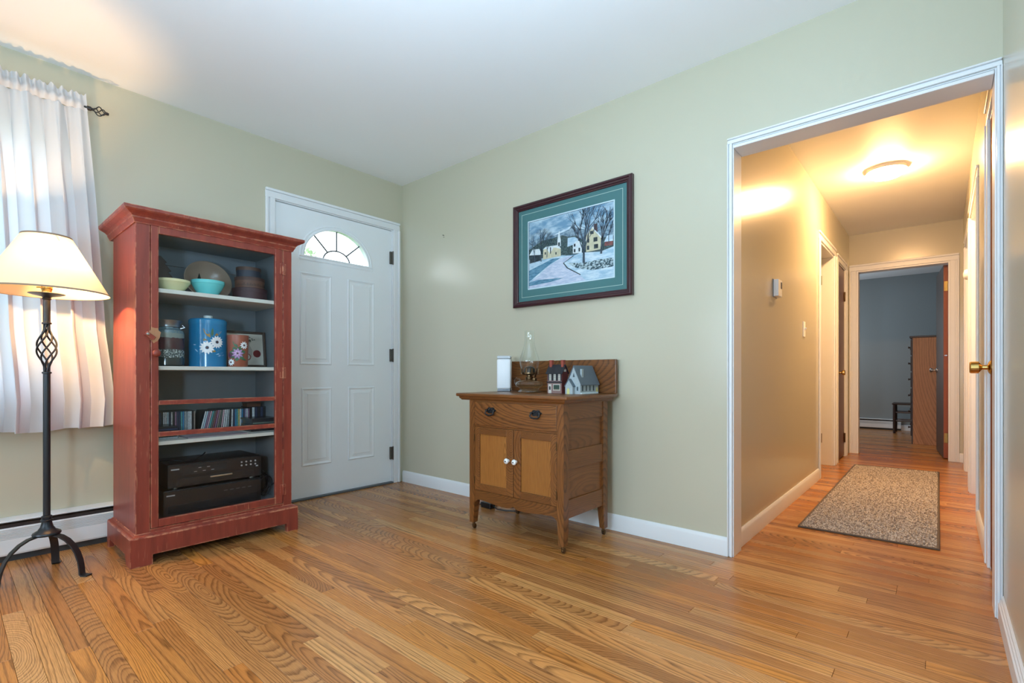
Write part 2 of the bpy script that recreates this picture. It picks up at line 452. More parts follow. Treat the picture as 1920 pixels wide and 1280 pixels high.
wall('wall_hall_end', 'tan lit wall above the open bedroom door', [
    (2.47, 2.66, 4.2, 4.32, 0, H), (2.66, 3.445, 4.2, 4.32, 2.035, H), (3.445, 3.66, 4.2, 4.32, 0, H)])
wall('wall_bedroom_far', 'blue grey bedroom wall above the baseboard heater', [(1.3, 4.7, 7.42, 7.5, 0, H)], M['blue'])
wall('wall_bedroom_left', 'blue grey bedroom wall at left', [(1.3, 1.4, 4.32, 7.42, 0, H)], M['blue'])
wall('wall_bedroom_right', 'blue grey bedroom wall behind the chest', [(4.6, 4.7, 4.32, 7.42, 0, H)], M['blue'])
wall('wall_bedroom_near', 'blue grey bedroom wall around the doorway', [(1.4, 2.655, 4.32, 4.34, 0, H), (3.45, 4.6, 4.32, 4.34, 0, H), (2.655, 3.45, 4.32, 4.34, 2.04, H)], M['blue'])
wall('wall_bath', 'pale wall of the room behind the left hallway doorway', [(1.78, 1.9, 2.0, 4.32, 0, H), (1.9, 2.47, 1.9, 2.0, 0, H), (1.9, 2.47, 4.2, 4.3, 0, H)])
wall('wall_closet', 'wall behind the closed hallway doors', [(3.78, 3.84, 0.0, 4.3, 0, H)])
def ceil(name, label, x0, x1, y0, y1):
    b = MB(); b.box(x0, x1, y0, y1, H, H + 0.08); struct(name, b, M['ceiling'], label, 'ceiling')
ceil('ceiling', 'smooth white living room ceiling', -0.14, 3.66, -6.1, 0.12)
ceil('ceiling_hall', 'white hallway ceiling around the flush light', 1.78, 3.84, 0.12, 4.32)
ceil('ceiling_bedroom', 'white bedroom ceiling', 1.3, 4.7, 4.32, 7.5)
b = MB(); b.box(-30, 30, -30, 30, -0.5, -0.3)
struct('ground_outside', b, plain('lawn', S(96, 130, 70), 0.9), 'lawn outside the house', 'ground')

# baseboards: flat board with a rounded top
def baseboard(name, label, pts, h=0.09, t=0.013):
    """pts: list of ((x0,y0),(x1,y1),(nx,ny)) runs"""
    b = MB()
    prof = [(0, 0), (t, 0), (t, h - 0.018), (t * 0.75, h - 0.007), (t * 0.35, h), (0, h)]
    for (p, q, n) in pts:
        b.sweep([((*p, 0.0), (*n, 0), (0, 0, 1)), ((*q, 0.0), (*n, 0), (0, 0, 1))], prof)
    return struct(name, b, M['trim'], label, 'baseboard', smooth=30)
baseboard('baseboard_back', 'white baseboard under the framed picture', [((0.02, 0), (2.594, 0), (0, -1))])
baseboard('baseboard_hall_left', 'white baseboard along the left hallway wall', [((2.59, 0.13), (2.59, 2.335), (1, 0))])
baseboard('baseboard_hall_right', 'short white baseboard between the right hallway doors', [((3.54, 0.705), (3.54, 1.47), (-1, 0))])
baseboard('baseboard_hall_end', 'short baseboard right of the bedroom door', [((3.512, 4.2), (3.54, 4.2), (0, -1))])
b = MB(); 
prof = [(0, 0), (0.014, 0), (0.014, 0.062), (0.010, 0.066), (0.010, 0.074), (0.006, 0.078), (0.006, 0.086), (0, 0.092)]
b.sweep([((3.54, -0.025, 0), (-1, 0, 0), (0, 0, 1)), ((3.54, -5.98, 0), (-1, 0, 0), (0, 0, 1))], prof)
struct('baseboard_right', b, M['trim'], 'grooved white baseboard on the right wall', 'baseboard')

# ------------------------------------------------------------------ trim: door and opening casings
def casing(name, label, axis, face, out, lo, hi, top, w, t, left=True, right=True, jamb=None, floor_gap=0.0, stepped=True, wl=None, wr=None):
    """axis: the wall runs along this axis; face: wall plane; out: +1/-1 direction into the room; lo/hi/top: clear opening"""
    root = thing(name, label, 'door casing', ((lo + hi) / 2 if axis == 'x' else face, face if axis == 'x' else (lo + hi) / 2, 0.0), kind='structure')
    wl = wl or w; wr = wr or w
    def piece(nm, u0, u1, z0, z1, horiz, inner_low):
        b = MB()
        d0, d1 = face, face + out * t
        def bx(a0, a1, c0, c1, e0, e1, bev=0.002):
            e0, e1 = min(e0, e1), max(e0, e1)
            if axis == 'x': b.box(a0, a1, e0, e1, c0, c1, 0, bev)
            else: b.box(e0, e1, a0, a1, c0, c1, 0, bev)
        if not stepped: bx(u0, u1, z0, z1, d0, d1, 0.003)
        else:
            # flat band, a hollow and a raised back band on the outer edge
            if horiz:
                hh = z1 - z0
                bx(u0, u1, z0, z0 + hh * 0.55, d0, face + out * t * 0.62); bx(u0, u1, z0 + hh * 0.55, z0 + hh * 0.72, d0, face + out * t * 0.40); bx(u0, u1, z0 + hh * 0.72, z1, d0, d1, 0.004)
            else:
                ww = u1 - u0
                s = [(0, .55, .62), (.55, .72, .40), (.72, 1, 1)]
                for a, c, e in s:
                    if inner_low: bx(u1 - ww * c, u1 - ww * a, z0, z1, d0, face + out * t * e, 0.002 if e < 1 else 0.004)
                    else: bx(u0 + ww * a, u0 + ww * c, z0, z1, d0, face + out * t * e, 0.002 if e < 1 else 0.004)
        return b.emit(nm, M['trim'], root)
    if left: piece('casing_leg', lo - wl, lo, floor_gap, top + 0.0, False, True)
    if right: piece('casing_leg', hi, hi + wr, floor_gap, top + 0.0, False, False)
    piece('casing_head', lo - (wl if left else 0), hi + (wr if right else 0), top, top + w, True, False)
    if jamb:
        depth, jt = jamb      # lining of the opening
        e0, e1 = sorted((face, face - out * depth))
        for nm, (a0, a1, c0, c1) in (('jamb', (lo, lo + jt, 0, top)), ('jamb', (hi - jt, hi, 0, top)), ('head_jamb', (lo + jt, hi - jt, top - jt, top))):
            b = MB()
            if axis == 'x': b.box(a0, a1, e0, e1, c0, c1, 0, 0.001)
            else: b.box(e0, e1, a0, a1, c0, c1, 0, 0.001)
            b.emit(nm, M['trim'], root)
    return root
casing('trim_1', 'white stepped casing around the front door', 'y', 0.0, 1, -1.040, -0.090, 2.056, 0.062, 0.020, wr=0.058, jamb=(0.14, 0.006))
casing('trim_2', 'white moulded casing around the hallway opening', 'x', 0.0, -1, 2.612, 3.524, 1.992, 0.026, 0.018, wl=0.022, wr=0.015, jamb=(0.12, 0.005))
b = MB(); b.box(2.618, 3.518, -0.010, 0.125, 1.968, 1.982, 0, 0.003); b.emit('stop_bead', M['trim'], bpy.data.objects['trim_2'])
t3 = casing('trim_3', 'white casing around the open left hallway doorway', 'y', 2.59, 1, 2.42, 3.16, 2.03, 0.07, 0.016, jamb=(0.12, 0.018))
for z in (1.80, 0.26): pbox('hinge', M['darkbrass'], t3, 2.470, 2.492, 3.136, 3.142, z - 0.045, z + 0.045)
casing('trim_4', 'white casing around the narrow brown closet door', 'y', 2.59, 1, 3.385, 3.905, 2.015, 0.07, 0.014, jamb=(0.12, 0.012), wl=0.06)
casing('trim_5', 'white casing around the open bedroom door at the hallway end', 'x', 4.2, -1, 2.66, 3.445, 2.035, 0.068, 0.018, jamb=(0.12, 0.016))
casing('trim_6', 'white casing of the brown door by the brass knob', 'y', 3.54, -1, 0.125, 0.62, 2.04, 0.085, 0.016, left=False, jamb=(0.12, 0.010))
casing('trim_7', 'white casing of the middle doorway on the right hallway wall', 'y', 3.54, -1, 1.54, 2.50, 2.04, 0.07, 0.014, jamb=(0.12, 0.014))
casing('trim_8', 'white casing of the far doorway on the right hallway wall', 'y', 3.54, -1, 2.80, 3.60, 2.04, 0.06, 0.010, jamb=(0.12, 0.014))

# ------------------------------------------------------------------ doors
def knob(parent, base, d, mats, r=0.026, L=0.062, nm='door_knob'):
    """round knob on a rose; d: unit axis letter with sign"""
    b = MB(); s = 1 if d[0] == '+' else -1; ax = d[1]
    prof = [(0.031, 0), (0.031, 0.004), (0.024, 0.010), (0.011, 0.014), (0.010, 0.030), (0.018, 0.036), (r, 0.042), (r * 0.98, L - 0.004), (r * 0.82, L)]
    b.lathe([(q, s * h) for q, h in prof], base, 20, 0, ax)
    return b.emit(nm, mats, parent, smooth=40)
# front door
D0, D1, DT = -1.034, -0.098, 2.046           # slab
fx = -0.012                                   # slab face
fcY, fcZ, fa, fb = -0.5735, 1.718, 0.262, 0.224
fd = thing('door_1', 'white front door with four panels and a half-round window', 'front door', (-0.03, (D0 + D1) / 2, 0), kind='structure')
b = MB(); K = 28
b.box(fx - 0.04, fx, D0, fcY - fa, 0.014, DT); b.box(fx - 0.04, fx, fcY + fa, D1, 0.014, DT); b.box(fx - 0.04, fx, fcY - fa, fcY + fa, 0.014, fcZ)
for i in range(K):
    a0, a1 = PI * i / K, PI * (i + 1) / K
    p0 = (fcY + fa * math.cos(a0), fcZ + fb * math.sin(a0)); p1 = (fcY + fa * math.cos(a1), fcZ + fb * math.sin(a1))
    b.prism([p0, (p0[0], DT), (p1[0], DT), p1], 'yz', fx - 0.04, fx)
b.emit('slab', M['door'], fd)
def panel(y0, y1, z0, z1):
    b = MB(); prof = [(0.0, 0.0), (0.006, 0.0045), (0.012, 0.001), (0.020, -0.0025), (0.040, 0.0005), (0.044, 0.0035)]
    rings = []
    for o, h in prof:
        rings.append([b.bm.verts.new((fx + 0.0026 + h, y, z)) for y, z in ((y0 + o, z0 + o), (y1 - o, z0 + o), (y1 - o, z1 - o), (y0 + o, z1 - o))])
    rings.insert(0, [b.bm.verts.new((fx - 0.001, y, z)) for y, z in ((y0, z0), (y1, z0), (y1, z1), (y0, z1))])
    for r0, r1 in zip(rings[:-1], rings[1:]):
        for k in range(4): b.bm.faces.new([r0[k], r0[(k + 1) % 4], r1[(k + 1) % 4], r1[k]])
    b.bm.faces.new(rings[-1])
    b.emit('panel', M['door'], fd)
panel(-0.862, -0.624, 0.950, 1.600); panel(-0.494, -0.262, 0.950, 1.600)
panel(-0.850, -0.624, 0.234, 0.785); panel(-0.490, -0.262, 0.234, 0.785)
b = MB()
path = []
for i in range(K + 1):
    a = PI * i / K; path.append(((fx, fcY + fa * math.cos(a), fcZ + fb * math.sin(a)), (0, math.cos(a), math.sin(a)), (1, 0, 0)))
prof = [(-0.004, -0.01), (0.032, -0.01), (0.030, 0.004), (0.022, 0.006), (0.018, 0.002), (0.010, 0.003), (0.004, 0.009), (-0.004, 0.007)]
b.sweep(path, prof)
b.sweep([((fx, fcY - fa - 0.031, fcZ), (0, 0, -1), (1, 0, 0)), ((fx, fcY + fa + 0.031, fcZ), (0, 0, -1), (1, 0, 0))], prof)
fl = b.emit('fanlight_frame', M['door'], fd, smooth=30)
ri, rj = 0.106, 0.078
def arc(rx, rz, a0, a1, n): return [(fcY + rx * math.cos(a0 + (a1 - a0) * i / n), fcZ + rz * math.sin(a0 + (a1 - a0) * i / n)) for i in range(n + 1)]
cuts = [0.0, math.radians(43), PI / 2, math.radians(133), PI]
b = MB(); b.prism(arc(ri, rj, 0, PI, 14), 'yz', fx - 0.020, fx - 0.016); b.emit('pane', M['glass'], fl)
for a0, a1 in zip(cuts[:-1], cuts[1:]):
    b = MB(); b.prism(arc(ri, rj, a0, a1, 5) + arc(fa, fb, a1, a0, 8), 'yz', fx - 0.020, fx - 0.016); b.emit('pane', M['glass'], fl)
lead = plain('window_lead', (0.10, 0.11, 0.12), 0.5)
b = MB()
b.tube([(fx - 0.015, y, z) for y, z in arc(ri, rj, 0, PI, 18)], 0.0055, 6)
for a in cuts[1:-1]:
    b.tube([(fx - 0.015, fcY + ri * math.cos(a), fcZ + rj * math.sin(a)), (fx - 0.015, fcY + fa * math.cos(a), fcZ + fb * math.sin(a))], 0.0055, 6)
b.emit('leading', lead, fl)
for z in (1.827, 1.036, 0.243):
    b = MB(); b.lathe([(0.006, z - 0.054), (0.006, z + 0.054)], (0.004, -0.094, 0), 10); b.box(-0.011, 0.001, -0.118, -0.097, z - 0.05, z + 0.05); b.emit('hinge', M['hinge'], fd)
pbox('threshold', plain('threshold_metal', (0.12, 0.14, 0.16), 0.4, metal=0.5), fd, -0.12, 0.012, -1.036, -0.094, 0.0, 0.012, 0.002)
knob(fd, (fx, -0.975, 0.95), '+x', M['brass'])

d2 = thing('door_2', 'narrow dark brown wooden door with a brass knob at the hallway end', 'door', (2.56, 3.64, 0), kind='structure')
pbox('slab', M['brownwood'], d2, 2.548, 2.582, 3.40, 3.892, 0.012, 2.000, 0.002)
knob(d2, (2.582, 3.46, 0.90), '+x', M['brass'], nm='brass_knob')
for z in (1.72, 0.20):
    b = MB(); b.lathe([(0.007, z - 0.05), (0.007, z + 0.05)], (2.588, 3.890, 0), 10); b.emit('hinge', M['darkbrass'], d2)
d3 = thing('door_3', 'dark brown bedroom door standing open with orange edge', 'door', (3.43, 4.34, 0), kind='structure')
def d3emit(b, nm, m):
    b.rot(math.radians(4.6), 'Z', (3.425, 4.345, 0)); return b.emit(nm, m, d3, smooth=40)
b = MB(); b.box(3.392, 3.394, 4.347, 5.095, 0.012, 2.02); d3emit(b, 'face_veneer', M['darkdoor'])
b = MB(); b.box(3.394, 3.428, 4.345, 5.095, 0.012, 2.02); d3emit(b, 'slab', M['dooredge'])
for z in (1.80, 0.22):
    b = MB(); b.box(3.397, 3.430, 4.341, 4.345, z - 0.05, z + 0.05); d3emit(b, 'hinge', M['brass'])
b = MB(); b.box(3.400, 3.420, 4.340, 4.345, 1.075, 1.085); d3emit(b, 'plate', M['steel'])
b = MB(); b.lathe([(q, -h) for q, h in [(0.031, 0), (0.031, 0.004), (0.010, 0.012), (0.010, 0.034), (0.024, 0.042), (0.025, 0.058), (0.018, 0.064)]], (3.392, 5.02, 0.93), 18, 0, 'x'); d3emit(b, 'knob', M['steel'])
d4 = thing('door_4', 'brown hallway door with a large brass knob, right by the opening', 'door', (3.56, 0.42, 0), kind='structure')
M['matbrown'] = wood('matt_brown_door', S(150, 92, 60), S(132, 78, 50), S(70, 36, 20), 'z', freq=60, tilt=0.25, rough=0.85, spread=0.3, tint=0.1, grain=0.6, spec=0.05)
pbox('slab', M['matbrown'], d4, 3.541, 3.576, 0.137, 0.608, 0.012, 2.028, 0.002)
knob(d4, (3.541, 0.535, 0.912), '-x', M['brass'], 0.027, 0.072, 'brass_knob')
d5 = thing('door_5', 'closed door in the middle doorway on the right', 'door', (3.62, 2.02, 0), kind='structure')
pbox('slab', M['trim'], d5, 3.615, 3.65, 1.556, 2.484, 0.012, 2.024, 0.002)
d6 = thing('door_6', 'closed door in the far doorway on the right', 'door', (3.62, 3.2, 0), kind='structure')
pbox('slab', M['trim'], d6, 3.615, 3.65, 2.816, 3.584, 0.012, 2.024, 0.002)

# windows
w1 = thing('window_1', 'window behind the white curtain', 'window', (-0.07, -2.85, 0.78), kind='structure')
b = MB()
for s in ((-0.10, -0.04, -3.55, -3.50, 0.78, 2.06), (-0.10, -0.04, -2.20, -2.15, 0.78, 2.06), (-0.10, -0.04, -3.50, -2.20, 0.78, 0.83), (-0.10, -0.04, -3.50, -2.20, 2.01, 2.06), (-0.10, -0.05, -3.50, -2.20, 1.40, 1.44)): b.box(*s, 0, 0.003)
b.emit('window_frame', M['trim'], w1)
pbox('pane', M['glass'], w1, -0.086, -0.082, -3.50, -2.20, 0.83, 1.40); pbox('pane', M['glass'], w1, -0.086, -0.082, -3.50, -2.20, 1.44, 2.01)
pbox('window_sill', M['trim'], w1, -0.04, 0.03, -3.58, -2.12, 0.765, 0.785, 0.004)
w2 = thing('window_2', 'wide front window opposite the picture wall', 'window', (1.9, -6.04, 0.68), kind='structure')
b = MB()
for s in ((0.6, 0.66, -6.08, -6.0, 0.68, 2.12), (3.14, 3.2, -6.08, -6.0, 0.68, 2.12), (0.66, 3.14, -6.08, -6.0, 0.68, 0.74), (0.66, 3.14, -6.08, -6.0, 2.06, 2.12)): b.box(*s, 0, 0.003)
b.emit('window_frame', M['trim'], w2)
pbox('pane', M['glass'], w2, 0.66, 3.14, -6.05, -6.046, 0.74, 2.06)

# ------------------------------------------------------------------ curtain and rod
rc = random.Random(3)
def lerp_tab(tab, x):
    for (a, va), (c, vc) in zip(tab[:-1], tab[1:]):
        if a <= x <= c: return va + (vc - va) * (x - a) / (c - a)
    return tab[-1][1] if x > tab[-1][0] else tab[0][1]
edge_tab = [(0.60, -1.915), (0.75, -1.908), (0.886, -1.920), (1.10, -1.945), (1.43, -1.962), (1.8, -1.985), (2.05, -2.003), (2.30, -2.022)]
phs = [rc.uniform(0, 6.28) for _ in range(6)]
def fold(u, z):
    """depth and sideways swing of the cloth; u runs along the rod in metres"""
    w = 2 * PI / 0.088
    ph = w * u + 0.9 * math.sin(9.0 * u + phs[0]) + 0.5 * math.sin(23 * u + phs[1]) + 0.35 * math.sin(1.6 * z + phs[2])
    k = min(1.0, max(0.0, (2.24 - z) / 0.5))
    A = 0.010 + 0.024 * k * (0.75 + 0.35 * math.sin(5.1 * u + phs[3]))
    t = math.sin(ph)
    x = A * (t + 0.25 * math.sin(2 * ph + phs[4]))
    y = 0.018 * k * math.sin(2 * ph + 0.4)
    g = (1 - k)
    x += g * 0.006 * math.sin(w * 2.3 * u + phs[5]); 
    return x, y
def curtain_grid(zs, nu, xoff=0.0, extra=None):
    b = MB(); rows_ = []
    for z in zs:
        yR = lerp_tab(edge_tab, z); yL = -3.05; r = []
        for i in range(nu + 1):
            s = i / nu; u = s * 1.03
            x, y = fold(u, z)
            edge = min(1.0, (1 - s) * 14 + 0.15)
            zz = z
            if extra: x, zz = extra(u, z, x)
            r.append(b.bm.verts.new((0.098 + xoff + x * edge, yL + s * (yR - yL) + y * edge, zz)))
        rows_.append(r)
    for r0, r1 in zip(rows_[:-1], rows_[1:]):
        for i in range(nu): b.bm.faces.new([r0[i], r0[i + 1], r1[i + 1], r1[i]])
    return b
ct = thing('curtain', 'white gathered curtain panel hanging on the black rod over the window', 'curtain', (0.098, -2.5, 0.62))
def bottom(u, z, x):
    return x, z + (0.004 * math.sin(31 * u) + 0.006 * math.sin(13 * u + 1)) * max(0, (0.9 - z) / 0.3)
zs = [0.612 + (2.215 - 0.612) * i / 46 for i in range(47)]
curtain_grid(zs, 420, extra=bottom).emit('panel', M['curtain'], ct, smooth=180)
def header(u, z, x):
    q = (z - 2.215) / 0.075
    bulge = 0.016 * math.sin(min(1.0, q / 0.62) * PI) if q < 0.62 else 0.0
    ru = 0.010 * math.sin(2 * PI * u / 0.031 + 1.1 * math.sin(17 * u)) * (0.45 + q * 0.8)
    zz = z + (0.006 * math.sin(2 * PI * u / 0.043 + 2) + 0.004 * math.sin(2 * PI * u / 0.019)) * q
    return x * 0.35 + bulge + ru, zz
curtain_grid([2.213 + 0.078 * i / 12 for i in range(13)], 420, 0.004, header).emit('header_ruffle', M['curtain'], ct, smooth=180)
def hemx(u, z, x):
    _, zz = bottom(u, z, x); return x + 0.0016, zz
curtain_grid([0.611, 0.616, 0.622, 0.628, 0.634, 0.640], 420, 0.0, hemx).emit('hem', M['curtain'], ct, smooth=180)
rod = thing('curtain_rod', 'black metal curtain rod with a twisted cage finial', 'curtain rod', (0.098, -2.0, 2.235))
b = MB(); b.tube([(0.098, -3.9, 2.233), (0.098, -2.0, 2.233)], 0.0075, 10); b.emit('rod', M['black'], rod, smooth=40)
b = MB()
b.lathe([(0.011, -2.018), (0.011, -2.002), (0.007, -1.998), (0.007, -1.990)], (0.098, 0, 2.233), 12, 0, 'y')
for k in range(4):
    pts = []
    for i in range(13):
        q = i / 12; a = 2 * PI * k / 4 + q * PI * 0.9; r = 0.005 + 0.017 * math.sin(PI * q)
        pts.append((0.098 + r * math.cos(a), -1.990 + 0.046 * q, 2.233 + r * math.sin(a)))
    b.tube(pts, 0.0026, 6)
b.lathe([(0.007, -1.946), (0.008, -1.938), (0.006, -1.930)], (0.098, 0, 2.233), 12, 0, 'y')
b.emit('finial', M['black'], rod, smooth=40)
b = MB(); b.box(0.0, 0.004, -2.065, -2.045, 2.20, 2.26); b.box(0.0, 0.098, -2.059, -2.051, 2.222, 2.228); b.emit('bracket', M['black'], rod)

# ------------------------------------------------------------------ baseboard heaters
def heater(name, label, along, at, lo, hi, out, h, depth, vis=True):
    """along: 'y' = the wall is x=at and out is the room direction sign"""
    mid = (lo + hi) / 2
    root = thing(name, label, 'heater', (at, mid, 0) if along == 'y' else (mid, at, 0))
    def pr(prof):
        b = MB()
        if along == 'y': path = [((at, lo, 0), (out, 0, 0), (0, 0, 1)), ((at, hi, 0), (out, 0, 0), (0, 0, 1))]
        else: path = [((lo, at, 0), (0, out, 0), (0, 0, 1)), ((hi, at, 0), (0, out, 0), (0, 0, 1))]
        b.sweep(path, [(u * depth, v * h) for u, v in prof]); return b
    wh = M['trim']; dk = plain(name + '_slot', S(70, 56, 52), 0.6)
    pr([(0.02, 0.86), (0.02, 1.0), (0.62, 1.0), (0.98, 0.965), (1.0, 0.945), (0.94, 0.945), (0.60, 0.97), (0.10, 0.97), (0.10, 0.86)]).emit('top_cap', wh, root, smooth=30)
    pr([(0.02, 0.15), (0.02, 0.86), (0.62, 0.86), (0.62, 0.15)]).emit('fin_element', dk, root)
    rib = [(0.90, 0.80)]
    for i in range(7):
        z = 0.775 - i * 0.034; rib += [(1.0, z), (1.0, z - 0.020), (0.92, z - 0.023), (0.92, z - 0.031)]
    rib += [(1.0, 0.53), (1.0, 0.20), (0.96, 0.16), (0.90, 0.16)]
    pr(rib).emit('front_panel', wh, root)
    pr([(0.02, 0.0), (0.02, 0.15), (0.72, 0.15), (0.72, 0.0)]).emit('base_shadow_gap', plain(name + '_base', (0.04, 0.042, 0.045), 0.6), root)
    return root
heater('baseboard_heater', 'white baseboard heater under the curtain with ribbed front', 'y', 0.001, -5.9, -1.16, 1, 0.200, 0.070)
heater('baseboard_heater', 'white baseboard heater on the far blue bedroom wall', 'x', 7.419, 1.45, 2.90, -1, 0.172, 0.065)
pbox('wall_cover', M['trim'], bpy.data.objects['baseboard_heater.001'], 2.90, 3.3, 7.39, 7.419, 0.0, 0.09)

# ------------------------------------------------------------------ floor lamp
LX, LY = 0.415, -2.199
fl_ = thing('floor_lamp', 'black iron floor lamp with a lit cream shade, beside the red cabinet', 'floor lamp', (LX, LY, 0))
b = MB(); b.lathe([(0.0125, 0.235), (0.0125, 0.885)], (LX, LY, 0), 20); b.lathe([(0.0125, 1.105), (0.0125, 1.212)], (LX, LY, 0), 20); b.emit('pole', M['iron'], fl_, smooth=40)
for z in (0.888, 1.104):
    b = MB(); b.lathe([(0.0125, z - 0.005), (0.0165, z - 0.003), (0.0165, z + 0.003), (0.0125, z + 0.005)], (LX, LY, 0), 20); b.emit('collar', M['iron'], fl_, smooth=40)
b = MB()
for k in range(6):
    pts = []
    for i in range(29):
        q = i / 28; a = 2 * PI * k / 6 + q * PI * 1.25
        bulge = max(0.0, math.sin(PI * (q - 0.12) / 0.76)) if 0.12 < q < 0.88 else 0.0
        r = 0.0085 + 0.026 * bulge ** 1.2
        pts.append((LX + r * math.cos(a), LY + r * math.sin(a), 0.890 + 0.212 * q))
    b.tube(pts, 0.0036, 8)
b.emit('twisted_cage', M['iron'], fl_, smooth=50)
b = MB(); b.lathe([(0.012, 0.176), (0.046, 0.180), (0.049, 0.186), (0.047, 0.192), (0.030, 0.203), (0.022, 0.216), (0.018, 0.232), (0.0175, 0.240), (0.021, 0.243), (0.021, 0.247), (0.016, 0.250), (0.0185, 0.258), (0.0185, 0.262), (0.0125, 0.266)], (LX, LY, 0), 28); b.emit('base', M['iron'], fl_, smooth=35)
strap = [(-0.014, -0.003), (0.014, -0.003), (0.014, 0.003), (-0.014, 0.003)]
for ang in (41, 163, 283):
    a = math.radians(ang); d = Vector((math.cos(a), math.sin(a), 0)); s = Vector((-math.sin(a), math.cos(a), 0)); path = []
    rz = [(0.012, 0.178), (0.035, 0.180), (0.062, 0.174), (0.090, 0.158), (0.115, 0.133), (0.134, 0.102), (0.146, 0.068), (0.152, 0.034), (0.154, 0.010), (0.160, 0.0040), (0.172, 0.0032), (0.186, 0.0032)]
    for i, (r, z) in enumerate(rz):
        r0, z0 = rz[max(i - 1, 0)]; r1, z1 = rz[min(i + 1, len(rz) - 1)]
        t = (d * (r1 - r0) + Vector((0, 0, z1 - z0))).normalized(); nn = s.cross(t)
        path.append((Vector((LX, LY, 0)) + d * r + Vector((0, 0, z)), s, nn))
    b = MB(); b.sweep(path, strap); b.emit('leg', M['black'], fl_, smooth=30)
b = MB(); b.lathe([(0.012, 1.205), (0.016, 1.210), (0.014, 1.216), (0.018, 1.220), (0.046, 1.226), (0.062, 1.232), (0.061, 1.234), (0.040, 1.229), (0.012, 1.226)], (LX, LY, 0), 30); b.emit('drip_pan', M['iron'], fl_, smooth=40)
b = MB(); b.lathe([(0.010, 1.228), (0.017, 1.232), (0.017, 1.248), (0.0195, 1.252), (0.0195, 1.275), (0.016, 1.290)], (LX, LY, 0), 18); b.tube([(LX, LY, 1.258), (LX - 0.022, LY - 0.020, 1.262), (LX - 0.032, LY - 0.028, 1.262)], 0.0035, 8); b.emit('socket', M['brass'], fl_, smooth=40)
b = MB(); b.lathe([(0.012, 1.290), (0.018, 1.305), (0.029, 1.335), (0.030, 1.350), (0.024, 1.372), (0.010, 1.384)], (LX, LY, 0), 18); bulb = b.emit('bulb', glow('bulb_glow', (1.0, 0.72, 0.42), 6.0), fl_, smooth=60)
bulb.visible_shadow = True
b = MB()
b.lathe([(0.0835, 1.484), (0.215, 1.238)], (LX, LY, 0), 64, close=False); b.emit('shade', M['shade'], fl_, smooth=60)
b = MB(); b.lathe([(0.2152, 1.2385), (0.2166, 1.2365), (0.2125, 1.244), (0.2118, 1.2435)], (LX, LY, 0), 64, close=False); b.emit('shade_binding', M['hem'], fl_); b = MB(); b.lathe([(0.0842, 1.483), (0.0842, 1.486), (0.0870, 1.4785), (0.0862, 1.4780)], (LX, LY, 0), 64, close=False); b.emit('shade_binding', M['hem'], fl_)
b = MB()
for k in range(3):
    a = 2 * PI * k / 3 + 0.3; b.tube([(LX, LY, 1.448), (LX + 0.098 * math.cos(a), LY + 0.098 * math.sin(a), 1.455)], 0.0018, 6)
b.tube([(LX + 0.02, LY, 1.29), (LX + 0.045, LY, 1.34), (LX + 0.03, LY, 1.42), (LX, LY, 1.45), (LX - 0.03, LY, 1.42), (LX - 0.045, LY, 1.34), (LX - 0.02, LY, 1.29)], 0.0018, 6)
b.emit('harp', M['steel'], fl_)
point('floor_lamp_light', (LX + 0.034, LY + 0.030, 1.352), 31, WARM, 0.02)

# ------------------------------------------------------------------ red display cabinet
CXB, CXF, CYL, CYR, CT = 0.135, 0.580, -1.918, -1.196, 1.600
cab = thing('display_cabinet', 'tall barn-red cabinet with an open-view door, beside the front door', 'cabinet', (0.36, -1.557, 0))
R_ = M['red']
for nm, y0, y1 in (('side_panel', CYL, CYL + 0.020), ('side_panel', CYR - 0.020, CYR)):
    pbox(nm, [R_, M['inside']], cab, CXB, CXF - 0.020, y0, y1, 0.10, CT, 0.001)
b = MB(); b.box(CXB, CXB + 0.010, CYL + 0.020, CYR - 0.020, 0.15, 1.48); b.box(CXB, CXB + 0.013, CYL + 0.020, CYR - 0.020, 1.4825, CT); b.emit('back_panel', M['inside'], cab)
for y0, y1 in ((CYL + 0.020, CYL + 0.024), (CYR - 0.024, CYR - 0.020)): pbox('side_lining', M['inside'], cab, CXB + 0.013, CXF - 0.021, y0, y1, 0.165, CT - 0.02)
pbox('top_board', M['inside'], cab, CXB + 0.013, CXF - 0.021, CYL + 0.024, CYR - 0.024, CT - 0.02, CT)
pbox('bottom_board', M['inside'], cab, CXB + 0.013, CXF - 0.021, CYL + 0.020, CYR - 0.020, 0.145, 0.165)
for z0, z1 in ((1.272, 1.292), (0.902, 0.921), (0.542, 0.561)):
    pbox('shelf', M['shelf'], cab, CXB + 0.012, CXF - 0.024, CYL + 0.024, CYR - 0.024, z0, z1, 0.002)
pbox('face_stile', R_, cab, CXF - 0.020, CXF, CYL, -1.862, 0.10, CT, 0.002)
pbox('face_stile', R_, cab, CXF - 0.020, CXF, -1.244, CYR, 0.10, CT, 0.002)
pbox('face_rail', R_, cab, CXF - 0.020, CXF, -1.862, -1.244, 1.592, CT, 0.001)
pbox('face_rail', R_, cab, CXF - 0.020, CXF, -1.862, -1.244, 0.10, 0.158, 0.002)
def mitred(prof, name, mat, x_back, xf, yl, yr):
    b = MB(); rings = []
    for cx, cyy, sx, sy in ((x_back, yl, 0, -1), (xf, yl, 1, -1), (xf, yr, 1, 1), (x_back, yr, 0, 1)):
        rings.append([b.bm.verts.new((cx + o * sx, cyy + o * sy, z)) for o, z in prof])
    n = len(prof)
    for r0, r1 in zip(rings[:-1], rings[1:]):
        for k in range(n): b.bm.faces.new([r0[k], r0[(k + 1) % n], r1[(k + 1) % n], r1[k]])
    for r in (rings[0][::-1], rings[-1]): b.bm.faces.new(r)
    return b.emit(name, mat, cab)
